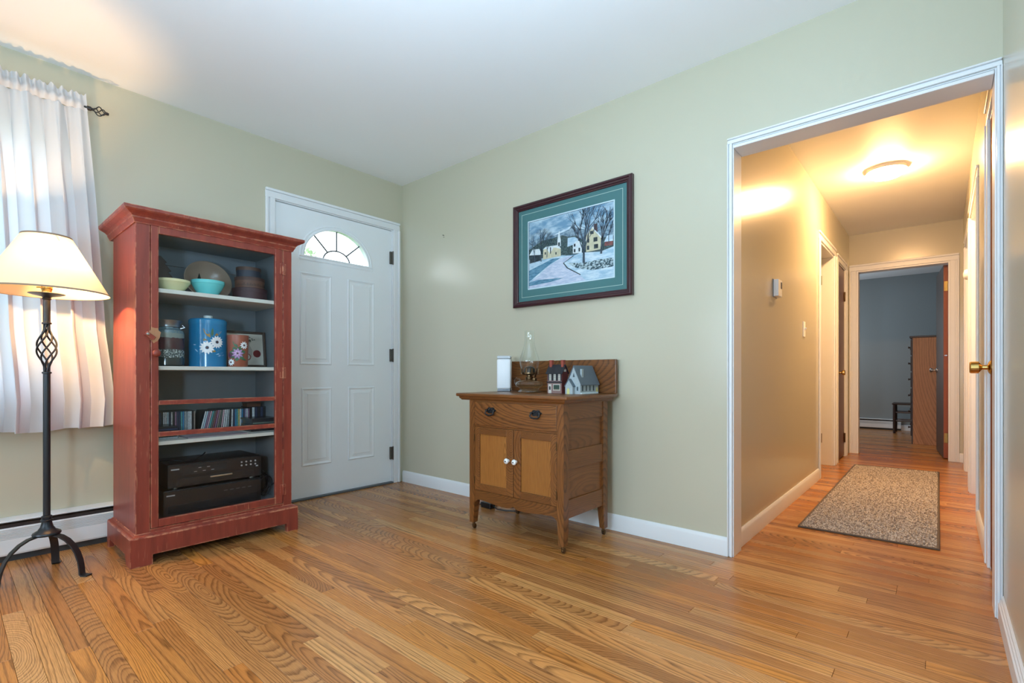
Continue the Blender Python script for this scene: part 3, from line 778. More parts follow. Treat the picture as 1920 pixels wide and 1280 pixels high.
mitred([(-0.02, 1.578), (0.006, 1.578), (0.008, 1.584), (0.014, 1.596), (0.017, 1.600), (0.017, 1.605), (0.026, 1.614), (0.038, 1.621), (0.043, 1.624), (0.047, 1.626), (0.052, 1.632), (0.052, 1.645), (-0.02, 1.645)], 'crown', R_, CXB - 0.05, CXF, CYL, CYR)
pbox('crown_top', R_, cab, CXB - 0.05, CXF - 0.015, CYL + 0.015, CYR - 0.015, 1.636, 1.6445)
# plinth with cut-out feet
PX, PYL, PYR = 0.605, -1.943, -1.171
b = MB()
b.prism([(PYL, 0), (PYL + 0.085, 0), (PYL + 0.085, 0.046), (PYR - 0.062, 0.046), (PYR - 0.062, 0), (PYR, 0), (PYR, 0.128), (PYL, 0.128)], 'yz', PX - 0.024, PX)
b.emit('plinth_front', R_, cab)
for y0, y1 in ((PYL, PYL + 0.024), (PYR - 0.024, PYR)):
    b = MB(); b.prism([(CXB, 0), (CXB + 0.035, 0), (CXB + 0.035, 0.046), (PX - 0.105, 0.046), (PX - 0.072, 0), (PX - 0.0245, 0), (PX - 0.0245, 0.128), (CXB, 0.128)], 'xz', y0, y1); b.emit('plinth_side', R_, cab)
mitred([(0.0, 0.128), (0.025, 0.128), (0.023, 0.134), (0.017, 0.137), (0.010, 0.138), (0.0, 0.144)], 'plinth_moulding', R_, CXB, CXF, CYL, CYR)
# door
DF = CXF + 0.002
def stile(y0, y1, z0, z1): 
    b = MB(); b.box(DF - 0.020, DF, y0, y1, z0, z1, 0, 0.002); return b
b = MB()
b.box(DF - 0.020, DF, -1.860, -1.829, 0.160, 1.590, 0, 0.003); b.box(DF - 0.020, DF, -1.288, -1.246, 0.160, 1.590, 0, 0.003)
b.box(DF - 0.020, DF, -1.829, -1.288, 1.545, 1.590, 0, 0.003); b.box(DF - 0.020, DF, -1.829, -1.288, 0.160, 0.198, 0, 0.003)
door = b.emit('door', R_, cab)
for z0, z1 in ((0.736, 0.758), (0.586, 0.609)): pbox('glazing_bar', R_, door, DF - 0.016, DF - 0.001, -1.829, -1.288, z0, z1, 0.003)
for z0, z1 in ((0.198, 0.586), (0.609, 0.736), (0.758, 1.545)): pbox('pane', M['glass'], door, DF - 0.013, DF - 0.010, -1.830, -1.287, z0, z1)
b = MB(); b.lathe([(0.010, 0), (0.010, 0.010), (0.017, 0.018), (0.018, 0.024), (0.014, 0.031), (0.006, 0.034)], (DF - 0.001, -1.843, 0.980), 18, 0, 'x'); b.emit('knob', R_, door, smooth=50)
for z in (1.47, 0.89, 0.235):
    b = MB(); b.box(DF - 0.001, DF + 0.002, -1.262, -1.230, z - 0.03, z + 0.03, 0, 0.001); b.lathe([(0.0035, z - 0.03), (0.0035, z + 0.03)], (DF + 0.002, -1.245, 0), 8); b.emit('hinge', R_, door)
# wooden turn latch
b = MB(); b.box(CXF, CXF + 0.012, -1.885, -1.842, 1.052, 1.072, 0, 0.003); b.rot(math.radians(-38), 'X', (CXF, -1.866, 1.062)); lt = b.emit('turn_latch', R_, cab)
b = MB(); b.lathe([(0.006, 0), (0.006, 0.003), (0.003, 0.005)], (CXF + 0.012, -1.874, 1.068), 10, 0, 'x'); b.emit('screw', M['steel'], lt)
b = MB(); rr = random.Random(8); pts = []
for k in range(18):
    a = 2 * PI * k / 18; q = 1 + 0.14 * rr.uniform(-1, 1); pts.append((-1.845 + 0.023 * q * math.cos(a), 1.066 + 0.037 * q * math.sin(a)))
b.prism(pts, 'yz', DF - 0.001, DF + 0.0006); b.emit('rubbed_patch', wood('bare_pine', S(196, 148, 110), S(178, 128, 92), S(128, 80, 54), 'z', freq=200, tilt=0.2, spread=0.05), cab)

# ---- things inside the cabinet
def lathe_thing(name, label, cat, c, parts, group=None, smooth=40):
    r = thing(name, label, cat, c, group)
    for nm, m, prof, seg in parts:
        b = MB(); b.lathe([(q, h) for q, h in prof], c, seg); b.emit(nm, m, r, smooth=smooth)
    return r
Z1, Z2, Z3, Z0 = 1.2925, 0.9215, 0.5615, 0.1655
yel = plain('yellow_ware', S(222, 216, 168), 0.2); turq = plain('turquoise_ware', S(108, 204, 206), 0.2)
def bowl(name, label, c, m, r, h, rb):
    lathe_thing(name, label, 'bowl', c, [('body', m, [(rb, 0), (rb + 0.002, 0.003), (r * 0.80, h * 0.42), (r * 0.95, h * 0.72), (r * 0.965, h * 0.76), (r, h * 0.80), (r, h), (r * 0.95, h), (r * 0.90, h * 0.75), (r * 0.74, h * 0.42), (rb * 0.9, 0.008)], 40)])
bowl('mixing_bowl', 'pale yellow ceramic bowl on the top shelf', (0.455, -1.742, Z1), yel, 0.078, 0.060, 0.042)
bowl('mixing_bowl', 'turquoise ceramic bowl on the top shelf', (0.450, -1.580, Z1), turq, 0.077, 0.078, 0.042)
tb = thing('serving_bowl', 'large tan stoneware bowl propped on edge behind the turquoise bowl', 'bowl', (0.27, -1.520, Z1))
b = MB(); R1 = 0.120
b.lathe([(0.045, 0), (0.075, 0.018), (0.105, 0.045), (R1, 0.070), (R1 * 0.965, 0.072), (0.098, 0.047), (0.070, 0.022), (0.03, 0.008)], (0, 0, 0), 48)
b.rot(math.radians(72), 'Y', (0, 0, 0)); b.bm.transform(Matrix.Translation((0.205, -1.520, Z1 + 0.128)))
zmin = min(v.co.z for v in b.bm.verts); b.bm.transform(Matrix.Translation((0, 0, Z1 - zmin)))
b.emit('body', plain('tan_stoneware', S(168, 146, 128), 0.3), tb, smooth=50)
bx3 = [('round_box', 'large burgundy round box, bottom of the stack of three', (0.415, -1.356, Z1), 0.090, 0.068, S(62, 36, 42)),
       ('round_box', 'middle brown round box with a dark printed band', (0.415, -1.357, Z1 + 0.069), 0.077, 0.060, S(96, 66, 54)),
       ('round_box', 'small navy and brown round box on top of the stack', (0.412, -1.362, Z1 + 0.130), 0.064, 0.056, S(46, 52, 66))]
for i, (nm, lb, c, r, h, col) in enumerate(bx3):
    m = plain('box_card_%d' % i, col, 0.6); ml = plain('box_lid_%d' % i, (S(58, 34, 40), S(74, 50, 44), S(78, 56, 48))[i], 0.6)
    rt = lathe_thing(nm, lb, 'box', c, [('body', m, [(r * 0.975, 0), (r * 0.975, h - 0.001)], 36), ('lid', ml, [(r, h * 0.68), (r, h - 0.002), (r * 0.985, h), (0.004, h)] if i != 2 else [(r, h * 0.66), (r, h - 0.002), (r * 0.985, h), (0.004, h)], 36)], 'stack of round boxes', 30)
    if i == 1:
        b = MB()
        for k in range(30):
            a = math.radians(-75 + k * 6.2); q = r * 0.975 + 0.0006; hh = rr.uniform(0.006, 0.016)
            p = lambda aa, z: (c[0] + q * math.cos(aa), c[1] + q * math.sin(aa), c[2] + z)
            b.face([p(a, 0.010), p(a + 0.055, 0.010), p(a + 0.045, 0.012 + hh), p(a + 0.01, 0.012 + hh)])
        b.emit('printed_band', plain('box_print', S(40, 28, 26), 0.7), rt)
tw = thing('wooden_tree', 'dark carved wooden tree figure at the end of the top shelf', 'ornament', (0.28, -1.76, Z1))
b = MB()
b.prism([(-1.772, Z1), (-1.748, Z1), (-1.748, Z1 + 0.045), (-1.676, Z1 + 0.045), (-1.705, Z1 + 0.088), (-1.688, Z1 + 0.092), (-1.716, Z1 + 0.128), (-1.702, Z1 + 0.134), (-1.732, Z1 + 0.172), (-1.722, Z1 + 0.178), (-1.750, Z1 + 0.208), (-1.772, Z1 + 0.206),
         (-1.798, Z1 + 0.178), (-1.788, Z1 + 0.172), (-1.818, Z1 + 0.134), (-1.804, Z1 + 0.128), (-1.832, Z1 + 0.092), (-1.815, Z1 + 0.088), (-1.844, Z1 + 0.045), (-1.772, Z1 + 0.045)], 'yz', 0.265, 0.290)
b.emit('body', plain('carved_dark_wood', S(78, 62, 56), 0.6), tw)
pbox('base', plain('carved_base', S(60, 46, 40), 0.6), tw, 0.25, 0.305, -1.795, -1.725, Z1, Z1 + 0.012, 0.002)
tc = thing('toy_tree', 'tiny dark cone tree between the turquoise and tan bowls', 'ornament', (0.355, -1.592, Z1))
b = MB(); b.lathe([(0.004, 0), (0.004, 0.05), (0.022, 0.05), (0.012, 0.09), (0.001, 0.132)], (0.355, -1.592, Z1), 12); b.emit('crown', plain('dark_green_cone', (0.012, 0.014, 0.012), 0.7), tc)
b = MB(); b.lathe([(0.016, 0), (0.016, 0.008)], (0.355, -1.592, Z1), 12); b.emit('base', M['darkwood'], tc)

# second shelf
jc = (0.425, -1.757, Z2)
def band_mat(name, stops):
    t = NT(name); z = t.math('DIVIDE', t.math('SUBTRACT', t.sep(t.pos())[2], Z2), 0.235)
    nz = t.noise(t.pos(), 90, 3); zz = t.math('ADD', z, t.math('MULTIPLY', t.math('SUBTRACT', nz, 0.5), 0.06))
    c = t.ramp(zz, stops, 'CONSTANT'); n2 = t.noise(t.pos(), 160, 2)
    c = t.mix(t.ramp(n2, [(0.50, (0, 0, 0)), (0.62, (1, 1, 1))]), c, t.ramp(zz, [(0, S(52, 60, 58)), (0.18, S(200, 208, 206)), (0.34, S(70, 52, 56)), (0.60, S(120, 134, 130)), (0.84, S(60, 66, 76))], 'CONSTANT'))
    t.bsdf(c, 0.15, 0.6); return t.mat
lathe_thing('jar', 'dark painted glass jar with a metal lid and winter scene', 'jar', jc, [
    ('body', band_mat('jar_scene', [(0, S(46, 54, 54)), (0.20, S(70, 80, 80)), (0.36, S(72, 40, 44)), (0.60, S(128, 138, 132)), (0.70, S(92, 120, 132)), (0.82, S(54, 62, 74))]), [(0.060, 0), (0.074, 0.006), (0.075, 0.165), (0.070, 0.180), (0.056, 0.188), (0.052, 0.200)], 36),
    ('lid', plain('jar_lid_pewter', (0.30, 0.33, 0.36), 0.3, metal=0.8), [(0.054, 0.196), (0.056, 0.198), (0.056, 0.212), (0.066, 0.226), (0.068, 0.230), (0.060, 0.232), (0.004, 0.233)], 36)])
b = MB(); b.tube([(jc[0] + 0.03, jc[1] + 0.050, Z2 + 0.19), (jc[0] + 0.034, jc[1] + 0.068, Z2 + 0.197), (jc[0] + 0.03, jc[1] + 0.058, Z2 + 0.208)], 0.003, 6); b.emit('clasp', M['steel'], bpy.data.objects['jar'])
cc = (0.425, -1.572, Z2); cr = 0.087
can = lathe_thing('canister', 'tall bright blue canister painted with white daisies', 'canister', cc, [
    ('body', plain('canister_blue', S(24, 118, 168), 0.18, var=0.03), [(cr, 0), (cr, 0.224), (cr - 0.002, 0.226)], 48),
    ('lid', plain('canister_lid_blue', S(30, 126, 176), 0.18, var=0.03), [(cr + 0.0015, 0.222), (cr + 0.0015, 0.243), (cr - 0.006, 0.250), (0.012, 0.253)], 48),
    ('knob', plain('knob_white', (0.72, 0.76, 0.74), 0.3), [(0.014, 0.252), (0.020, 0.256), (0.022, 0.262), (0.021, 0.270), (0.004, 0.272)], 24)])
class Decal:
    """flat painted motifs laid on a cylinder (a: angle offset as arc length, z: height)"""
    def __init__(self, c, r, ang0): self.c, self.r, self.a0, self.b = c, r, ang0, MB()
    def poly(self, pts, m, lift=0.0005):
        q = self.r + lift
        self.b.face([(self.c[0] + q * math.cos(self.a0 + s / self.r), self.c[1] + q * math.sin(self.a0 + s / self.r), self.c[2] + z) for s, z in pts], m)
    def leaf(self, s, z, ang, L, w, m, lift=0.0005):
        pts = []
        for u, v in ((0, 0), (0.3, 0.5), (0.65, 0.42), (1, 0), (0.65, -0.42), (0.3, -0.5)):
            pts.append((s + u * L * math.cos(ang) - v * w * math.sin(ang), z + u * L * math.sin(ang) + v * w * math.cos(ang)))
        self.poly(pts, m, lift)
    def daisy(self, s, z, R, n, mp, mc, lift=0.0010):
        for k in range(n):
            a = 2 * PI * k / n + 0.1
            self.leaf(s + 0.2 * R * math.cos(a), z + 0.2 * R * math.sin(a), a, R * 0.8, R * 0.36, mp, lift + 0.00004 * k)
        self.poly([(s + 0.2 * R * math.cos(2 * PI * k / 10), z + 0.2 * R * math.sin(2 * PI * k / 10)) for k in range(10)], mc, lift + 0.001)
CAMA = math.atan2(-2.503 - cc[1], 3.371 - cc[0])
pw = plain('paint_white', (0.80, 0.84, 0.88), 0.4); pg = plain('paint_ochre', S(150, 120, 60), 0.5); pl = plain('paint_lilac', S(170, 130, 180), 0.5); pd = plain('paint_dark', S(60, 40, 50), 0.5); pgr = plain('paint_green', S(60, 100, 70), 0.5); pbl = plain('paint_paleblue', S(140, 190, 220), 0.5)
dc = Decal(cc, cr, CAMA)
dc.leaf(0.012, 0.150, 2.2, 0.058, 0.018, 1); dc.leaf(0.0, 0.135, 2.9, 0.062, 0.012, 1); dc.leaf(0.030, 0.160, 0.6, 0.045, 0.012, 1); dc.leaf(0.018, 0.155, 1.5, 0.048, 0.012, 3)
dc.leaf(0.015, 0.075, 0.35, 0.055, 0.012, 1); dc.leaf(0.035, 0.062, 0.3, 0.045, 0.007, 4); dc.leaf(0.045, 0.055, 0.2, 0.04, 0.006, 4); dc.leaf(-0.055, 0.112, 3.1, 0.018, 0.005, 4); dc.leaf(-0.045, 0.075, 2.4, 0.025, 0.006, 4)
dc.daisy(-0.004, 0.098, 0.036, 13, 0, 2); dc.daisy(0.042, 0.128, 0.034, 14, 0, 2)
dc.b.emit('painted_daisies', [pw, pg, pd, pgr, pbl], can)
tcn = (0.498, -1.450, Z2)
tum = lathe_thing('tumbler', 'terracotta tumbler painted with a purple rose', 'tumbler', tcn, [('body', plain('terracotta', S(150, 86, 68), 0.4), [(0.045, 0), (0.047, 0.003), (0.052, 0.168), (0.052, 0.170), (0.049, 0.170), (0.044, 0.01)], 36)])
dt = Decal(tcn, 0.0505, math.atan2(-2.503 - tcn[1], 3.371 - tcn[0]))
for a in (0.3, 1.2, 2.1, 2.9, 3.7, 4.6, 5.5): dt.leaf(-0.002 + 0.012 * math.cos(a), 0.070 + 0.012 * math.sin(a), a, 0.030, 0.024, 3, 0.0012)
dt.daisy(-0.002, 0.070, 0.030, 9, 0, 2, 0.0022); dt.daisy(-0.002, 0.072, 0.018, 7, 4, 2, 0.0036)
dt.daisy(0.030, 0.115, 0.022, 10, 1, 2, 0.0016); dt.daisy(-0.034, 0.024, 0.020, 10, 1, 2, 0.0016); dt.daisy(-0.040, 0.062, 0.016, 8, 5, 2, 0.0012); dt.leaf(0.0, 0.10, 2.2, 0.045, 0.014, 3, 0.001); dt.leaf(0.012, 0.045, -0.3, 0.034, 0.012, 3, 0.001)
dt.b.emit('painted_rose', [pl, pw, pd, pgr, plain('paint_palelilac', S(206, 176, 214), 0.5), plain('paint_plum', S(96, 40, 90), 0.5)], tum)
fp = thing('framed_print', 'small framed print of a pitcher and red apples behind the tumbler', 'picture', (0.32, -1.337, Z2))
def tilt(b): b.rot(math.radians(-7), 'Y', (0.315, 0, Z2)); return b
b = MB()
FY0, FY1, FZ1 = -1.450, -1.225, Z2 + 0.212
for s in ((0.310, 0.326, FY0, FY0 + 0.014, Z2, FZ1), (0.310, 0.326, FY1 - 0.014, FY1, Z2, FZ1), (0.310, 0.326, FY0 + 0.014, FY1 - 0.014, Z2, Z2 + 0.014), (0.310, 0.326, FY0 + 0.014, FY1 - 0.014, FZ1 - 0.014, FZ1)): b.box(*s, 0, 0.003)
tilt(b).emit('frame', plain('print_frame_brown', S(74, 58, 50), 0.5), fp)
b = MB(); b.box(0.312, 0.316, FY0 + 0.013, FY1 - 0.013, Z2 + 0.013, FZ1 - 0.013)
def pp(pts, m, k): b.face([(0.3164 + 0.0002 * k, y, Z2 + z) for y, z in pts], m)
def circ(cyy, cz, r, n=16, sq=1.0): return [(cyy + r * math.cos(2 * PI * i / n), cz + r * sq * math.sin(2 * PI * i / n)) for i in range(n)]
pp([(-1.345, 0.06), (-1.305, 0.06), (-1.300, 0.10), (-1.315, 0.135), (-1.308, 0.150), (-1.342, 0.150), (-1.335, 0.135), (-1.350, 0.10)], 1, 1)
pp(circ(-1.275, 0.082, 0.022), 2, 2); pp(circ(-1.330, 0.062, 0.021), 3, 3); pp(circ(-1.330, 0.062, 0.015), 0, 4)
for k in range(22):
    a = rr.uniform(0.3, 2.8); q = rr.uniform(0.0, 0.03); y, z = -1.325 + 1.6 * q * math.cos(a), 0.150 + q * 1.2 * math.sin(a); w = 0.006
    pp([(y - w, z), (y, z - w * 0.6), (y + w, z), (y, z + w * 0.6)], 4, 5)
tilt(b).emit('print', [plain('print_paper', S(206, 200, 188), 0.7), plain('print_pitcher', S(176, 168, 158), 0.7), plain('print_apple', S(120, 34, 36), 0.7), plain('print_apple_cut', S(150, 90, 80), 0.7), plain('print_leaves', S(84, 92, 84), 0.7)], fp)

# ---- disc cases on the third shelf
def tint_mat(name, rough=0.3):
    """takes its colour from the object: one material for many differently printed spines"""
    t = NT(name); oi = t.n('ObjectInfo'); nz = t.noise(t.pos(), 300, 2)
    c = t.mix(t.ramp(nz, [(0.52, (0, 0, 0)), (0.60, (0.45, 0.45, 0.45))]), oi.outputs['Color'], (0.05, 0.05, 0.06))
    t.bsdf(c, rough, 0.5); return t.mat
SPINE = tint_mat('printed_spine'); CASE = plain('case_dark_plastic', (0.03, 0.032, 0.038), 0.25)
CD = dict(dark=((0.02, 0.02, 0.025), 'black'), navy=((0.03, 0.045, 0.10), 'navy'), white=((0.66, 0.70, 0.72), 'white'), grey=((0.36, 0.40, 0.42), 'grey'), teal=((0.10, 0.38, 0.40), 'teal'),
          blue=((0.05, 0.24, 0.46), 'blue'), pale=((0.45, 0.62, 0.72), 'pale blue'), mauve=((0.30, 0.16, 0.26), 'mauve'), red=((0.22, 0.07, 0.09), 'dark red'), tan=((0.26, 0.22, 0.19), 'tan'),
          green=((0.10, 0.14, 0.12), 'dark green'), yellow=((0.62, 0.52, 0.18), 'yellow'), lilac=((0.34, 0.30, 0.46), 'lilac'), pink=((0.60, 0.40, 0.46), 'pink'))
ORD = 'first second third fourth fifth sixth seventh eighth ninth tenth eleventh twelfth thirteenth fourteenth fifteenth sixteenth seventeenth eighteenth nineteenth twentieth'.split()
def disc_case(label, col, corner, w, group, lean=0.0, flat=False, d=0.142, h=0.125):
    """corner: front lower left corner of the case; w: thickness; its spine faces the room"""
    x, y, z = corner
    b = MB()
    if flat: b.box(x - d, x - 0.001, y, y + h, z, z + w, 0, 0.0006, 1); b.box(x - 0.004, x, y + 0.003, y + h - 0.003, z + 0.001, z + w - 0.001, 1)
    else: b.box(x - d, x - 0.001, y, y + w, z, z + h, 0, 0.0006, 1); b.box(x - 0.004, x, y + 0.0009, y + w - 0.0009, z + 0.002, z + h - 0.003, 1)
    if lean: b.rot(-lean, 'X', (x, y + w if lean > 0 else y, z))
    o = b.emit('disc_case', [CASE, SPINE], None, (x - d / 2, y + w / 2, z))
    o.color = (*CD[col][0], 1)
    return tag(o, label, 'disc case', group)
G1 = 'disc cases standing on the third cabinet shelf'
seq_a = 'tan dark mauve navy dark white white pale navy white dark mauve navy navy teal blue grey grey white white dark tan'.split()
y = -1.792
for i, c in enumerate(seq_a):
    w = 0.0082; col = c
    nmi = ORD[i] if i < 20 else ('twenty-first', 'twenty-second')[i - 20]
    disc_case('slim case with %s spine, %s in the upright left block of discs' % (CD[c][1], nmi), c, (0.325, y, Z3), w, G1); y += w + 0.0005
y = -1.583
for i, c in enumerate('white pale mauve pink teal green'.split()):
    disc_case('leaning case with %s spine, %s right of the dark gap' % (CD[c][1], ORD[i]), c, (0.330, y, Z3 + 0.0002), 0.0085, G1, lean=math.radians(13), h=0.122); y += 0.0094
y = -1.5265
seq_c = 'red mauve tan green pink white white grey dark white navy blue teal yellow white blue navy lilac white mauve'.split()
for i, c in enumerate(seq_c):
    disc_case('slim case with %s spine, %s in the long right block of discs' % (CD[c][1], ORD[i]), c, (0.332, y, Z3), 0.0085, G1, lean=math.radians(max(0.0, 12.0 - 1.2 * i))); y += 0.0112 if i < 10 else 0.0088
G2 = 'disc cases lying flat in two stacks'
for i in range(6):
    z = Z3 + i * 0.0105; j = rng.uniform(-0.004, 0.004)
    disc_case('flat dark disc case, %s from the bottom of the left stack' % ORD[i], ('grey', 'dark', 'navy', 'dark', 'navy', 'dark')[i], (0.480 + j, -1.868 + j, z), 0.0102, G2, flat=True, h=0.142)
for i in range(7):
    z = Z3 + i * 0.0105; j = rng.uniform(-0.005, 0.005)
    disc_case('flat dark disc case, %s from the bottom of the right stack' % ORD[i], ('dark', 'red', 'green', 'dark', 'green', 'dark', 'dark')[i], (0.475 + j, -1.372 + j, z), 0.0102, G2, flat=True, h=0.142)
G3 = 'disc cases standing behind the right stack'
for i, c in enumerate('dark white navy dark navy dark'.split()):
    disc_case('%s-spined case standing behind the flat right stack, %s from the left' % (CD[c][1], ORD[i]), c, (0.300, -1.316 + i * 0.0158, Z3), 0.0150, G3, d=0.12, h=0.128)
wbx = thing('small_box', 'small brown lidded box on the dark cases at the shelf end', 'box', (0.26, -1.285, Z3 + 0.1285))
pbox('body', plain('box_brown', S(92, 66, 54), 0.5), wbx, 0.225, 0.295, -1.325, -1.250, Z3 + 0.1285, Z3 + 0.146, 0.001)
pbox('lid', plain('box_lid_brown', S(74, 50, 42), 0.5), wbx, 0.222, 0.298, -1.328, -1.247, Z3 + 0.1465, Z3 + 0.155, 0.002)
# thin magazines pushed flat on the shelf edge
for i, (y0, y1, c, lab) in enumerate(((-1.70, -1.42, S(150, 140, 150), 'pale thin booklet lying at the front of the disc shelf'),)):
    tag(pbox('booklet', plain('booklet_%d' % i, c, 0.5), None, 0.40, 0.552, y0, y1, Z3 + 0.0003, Z3 + 0.006, loc=((0.47, (y0 + y1) / 2, Z3))), lab, 'booklet')

# ---- hi-fi units
def hifi(name, label, x0, x1, y0, y1, z0, z1, upper):
    r = thing(name, label, 'hi-fi unit', ((x0 + x1) / 2, (y0 + y1) / 2, z0))
    ft = 0.010
    pbox('casing', M['blackplastic'], r, x0, x1 - 0.012, y0 + 0.004, y1 - 0.004, z0 + ft, z1, 0.002)
    fr = pbox('front_panel', plain(name + '_fascia', (0.014, 0.014, 0.016), 0.28), r, x1 - 0.012, x1, y0, y1, z0 + ft - 0.001, z1 - 0.004, 0.002)
    for sx in (x0 + 0.03, x1 - 0.04):
        for sy in (y0 + 0.04, y1 - 0.04):
            b = MB(); b.lathe([(0.016, z0), (0.016, z0 + ft)], (sx, sy, 0), 14); b.emit('foot', M['steel'] if upper else M['greyplastic'], r)
    grey = plain(name + '_print', (0.42, 0.43, 0.45), 0.5)
    hh = z1 - z0; w = y1 - y0
    pbox('badge', grey, r, x1, x1 + 0.0006, y0 + 0.014, y0 + 0.050, z1 - 0.026, z1 - 0.020)
    if upper:
        pbox('tray_door', plain(name + '_tray', (0.020, 0.020, 0.022), 0.2), r, x1, x1 + 0.003, y0 + 0.045, y1 - 0.035, z0 + 0.018, z0 + 0.052, 0.001)
        pbox('tray_handle', M['steel'], r, x1 + 0.003, x1 + 0.006, y0 + w * 0.42, y0 + w * 0.66, z0 + 0.038, z0 + 0.046, 0.001)
        pbox('display', plain(name + '_display', (0.02, 0.026, 0.032), 0.08), r, x1, x1 + 0.001, y0 + 0.06, y0 + w * 0.60, z1 - 0.052, z1 - 0.016, 0.0003)
        k = 0
        for i in range(4):
            for j in range(2):
                b = MB(); yy = y1 - 0.105 + i * 0.024; zz = z1 - 0.026 - j * 0.018
                b.lathe([(0.0045, x1), (0.0045, x1 + 0.003)], (0, yy, zz), 10, 0, 'x'); b.emit('button', grey, r)
        for i in range(5): pbox('legend', grey, r, x1 + 0.001, x1 + 0.0014, y0 + 0.115 + i * 0.020, y0 + 0.129 + i * 0.020, z1 - 0.046 + (0.018 if i % 2 else 0), z1 - 0.0435 + (0.018 if i % 2 else 0))
        pbox('disc_mark', grey, r, x1, x1 + 0.0008, y1 - 0.030, y1 - 0.018, z0 + 0.064, z0 + 0.071)
    else:
        pbox('flap', plain(name + '_flap', (0.016, 0.016, 0.018), 0.25), r, x1, x1 + 0.002, y0 + 0.02, y1 - 0.02, z0 + 0.022, z0 + 0.060, 0.001)
        for i in range(5): pbox('legend', plain(name + '_dim', (0.10, 0.10, 0.11), 0.5) if i == 0 else bpy.data.materials[name + '_dim'], r, x1, x1 + 0.0006, y1 - 0.19 + i * 0.03, y1 - 0.172 + i * 0.03, z1 - 0.040, z1 - 0.036)
    return r
hifi('receiver', 'lower black hi-fi unit on the cabinet floor', 0.17, 0.478, -1.786, -1.322, Z0, 0.300, False)
hifi('disc_player', 'upper black disc player with a silver tray handle', 0.17, 0.458, -1.762, -1.312, 0.3005, 0.424, True)
b = MB(); b.tube([(0.30, -1.79, 0.4275), (0.33, -1.75, 0.436), (0.36, -1.70, 0.433), (0.37, -1.665, 0.4278), (0.36, -1.61, 0.4285), (0.33, -1.57, 0.440), (0.31, -1.55, 0.452)], 0.0035, 8)
tag(b.emit('cable', M['black'], None, (0.34, -1.66, 0.424), smooth=60), 'black cable lying across the upper disc player', 'cable')
b = MB(); pts = []
for i in range(90):
    a = i * 2 * PI / 16; q = i / 89
    pts.append((0.37 + 0.05 * q * math.sin(a * 0.23), -1.268 + 0.034 * math.cos(a) * (1 - 0.25 * math.sin(a * 0.31)), 0.245 + (0.058 + 0.012 * math.sin(a * 0.7)) * math.sin(a)))
b.tube(pts, 0.0028, 6)
b.tube([(0.40, -1.29, 0.20), (0.45, -1.262, 0.235), (0.50, -1.25, 0.270), (0.53, -1.238, 0.28)], 0.003, 6)
tag(b.emit('coiled_cable', M['black'], None, (0.39, -1.268, Z0), smooth=60), 'coil of black cables beside the hi-fi units', 'cable')

# ------------------------------------------------------------------ washstand
ws = thing('washstand', 'antique oak washstand on casters under the framed picture', 'washstand', (1.657, -0.31, 0))
WX0, WX1, WF, WB = 1.332, 1.985, -0.520, -0.100
OX, OY, OZ, OP = M['oakx'], M['oaky'], M['oakz'], M['oakpanel']
b = MB()
prof = [(-0.03, 0.755), (0.0, 0.755), (0.005, 0.757), (0.006, 0.762), (0.004, 0.770), (-0.002, 0.774), (-0.03, 0.774)]
b.box(1.238, 2.018, -0.542, -0.046, 0.755, 0.774, 0, 0.006, 3)
b.emit('top', OX, ws, smooth=40)
b = MB()
rings = []
for cx, cyy, sx, sy in ((1.268, -0.06, -1, 0), (1.268, -0.520, -1, -1), (1.988, -0.520, 1, -1), (1.988, -0.06, 1, 0)):
    rings.append([b.bm.verts.new((cx + o * sx, cyy + o * sy, z)) for o, z in ((-0.02, 0.735), (0.0, 0.735), (0.004, 0.740), (0.010, 0.745), (0.012, 0.7548), (-0.02, 0.7548))])
for r0, r1 in zip(rings[:-1], rings[1:]):
    for k in range(6): b.bm.faces.new([r0[k], r0[(k + 1) % 6], r1[(k + 1) % 6], r1[k]])
for r in (rings[0][::-1], rings[-1]): b.bm.faces.new(r)
b.emit('top_moulding', OX, ws)
def leg(x0, x1, y0, y1, tx, ty):
    """square post that tapers on its inner faces below the case; tx, ty: sides that move in"""
    b = MB(); t = 0.010
    def ring(z, q):
        return [(x0 + (t * q if tx < 0 else 0), y0 + (t * q if ty < 0 else 0), z), (x1 - (t * q if tx > 0 else 0), y0 + (t * q if ty < 0 else 0), z),
                (x1 - (t * q if tx > 0 else 0), y1 - (t * q if ty > 0 else 0), z), (x0 + (t * q if tx < 0 else 0), y1 - (t * q if ty > 0 else 0), z)]
    zs_ = [(0.040, 1), (0.175, 0), (0.735, 0)]
    rs = [[b.bm.verts.new(p) for p in ring(z, q)] for z, q in zs_]
    for a, c in zip(rs[:-1], rs[1:]):
        for k in range(4): b.bm.faces.new([a[k], a[(k + 1) % 4], c[(k + 1) % 4], c[k]])
    b.bm.faces.new(rs[0][::-1]); b.bm.faces.new(rs[-1])
    lg = b.emit('leg', OZ, ws)
    cx, cyy = (x0 + x1) / 2 + (0.004 if tx < 0 else -0.004), (y0 + y1) / 2 + (0.004 if ty < 0 else -0.004)
    c = MB(); c.lathe([(0.013, 0.043), (0.013, 0.038), (0.008, 0.034), (0.008, 0.024)], (cx, cyy, 0), 14)
    c.box(cx - 0.009, cx - 0.007, cyy - 0.004, cyy + 0.010, 0.008, 0.028); c.box(cx + 0.007, cx + 0.009, cyy - 0.004, cyy + 0.010, 0.008, 0.028)
    c.lathe([(0.008, -0.0065), (0.0115, -0.005), (0.0115, 0.005), (0.008, 0.0065)], (cx, cyy + 0.006, 0.0117), 18, 0, 'x')
    c.emit('caster', M['darkbrass'], lg, smooth=40)
leg(WX0, WX0 + 0.040, WF, WF + 0.045, 1, 1); leg(WX1 - 0.040, WX1, WF, WF + 0.045, -1, 1)
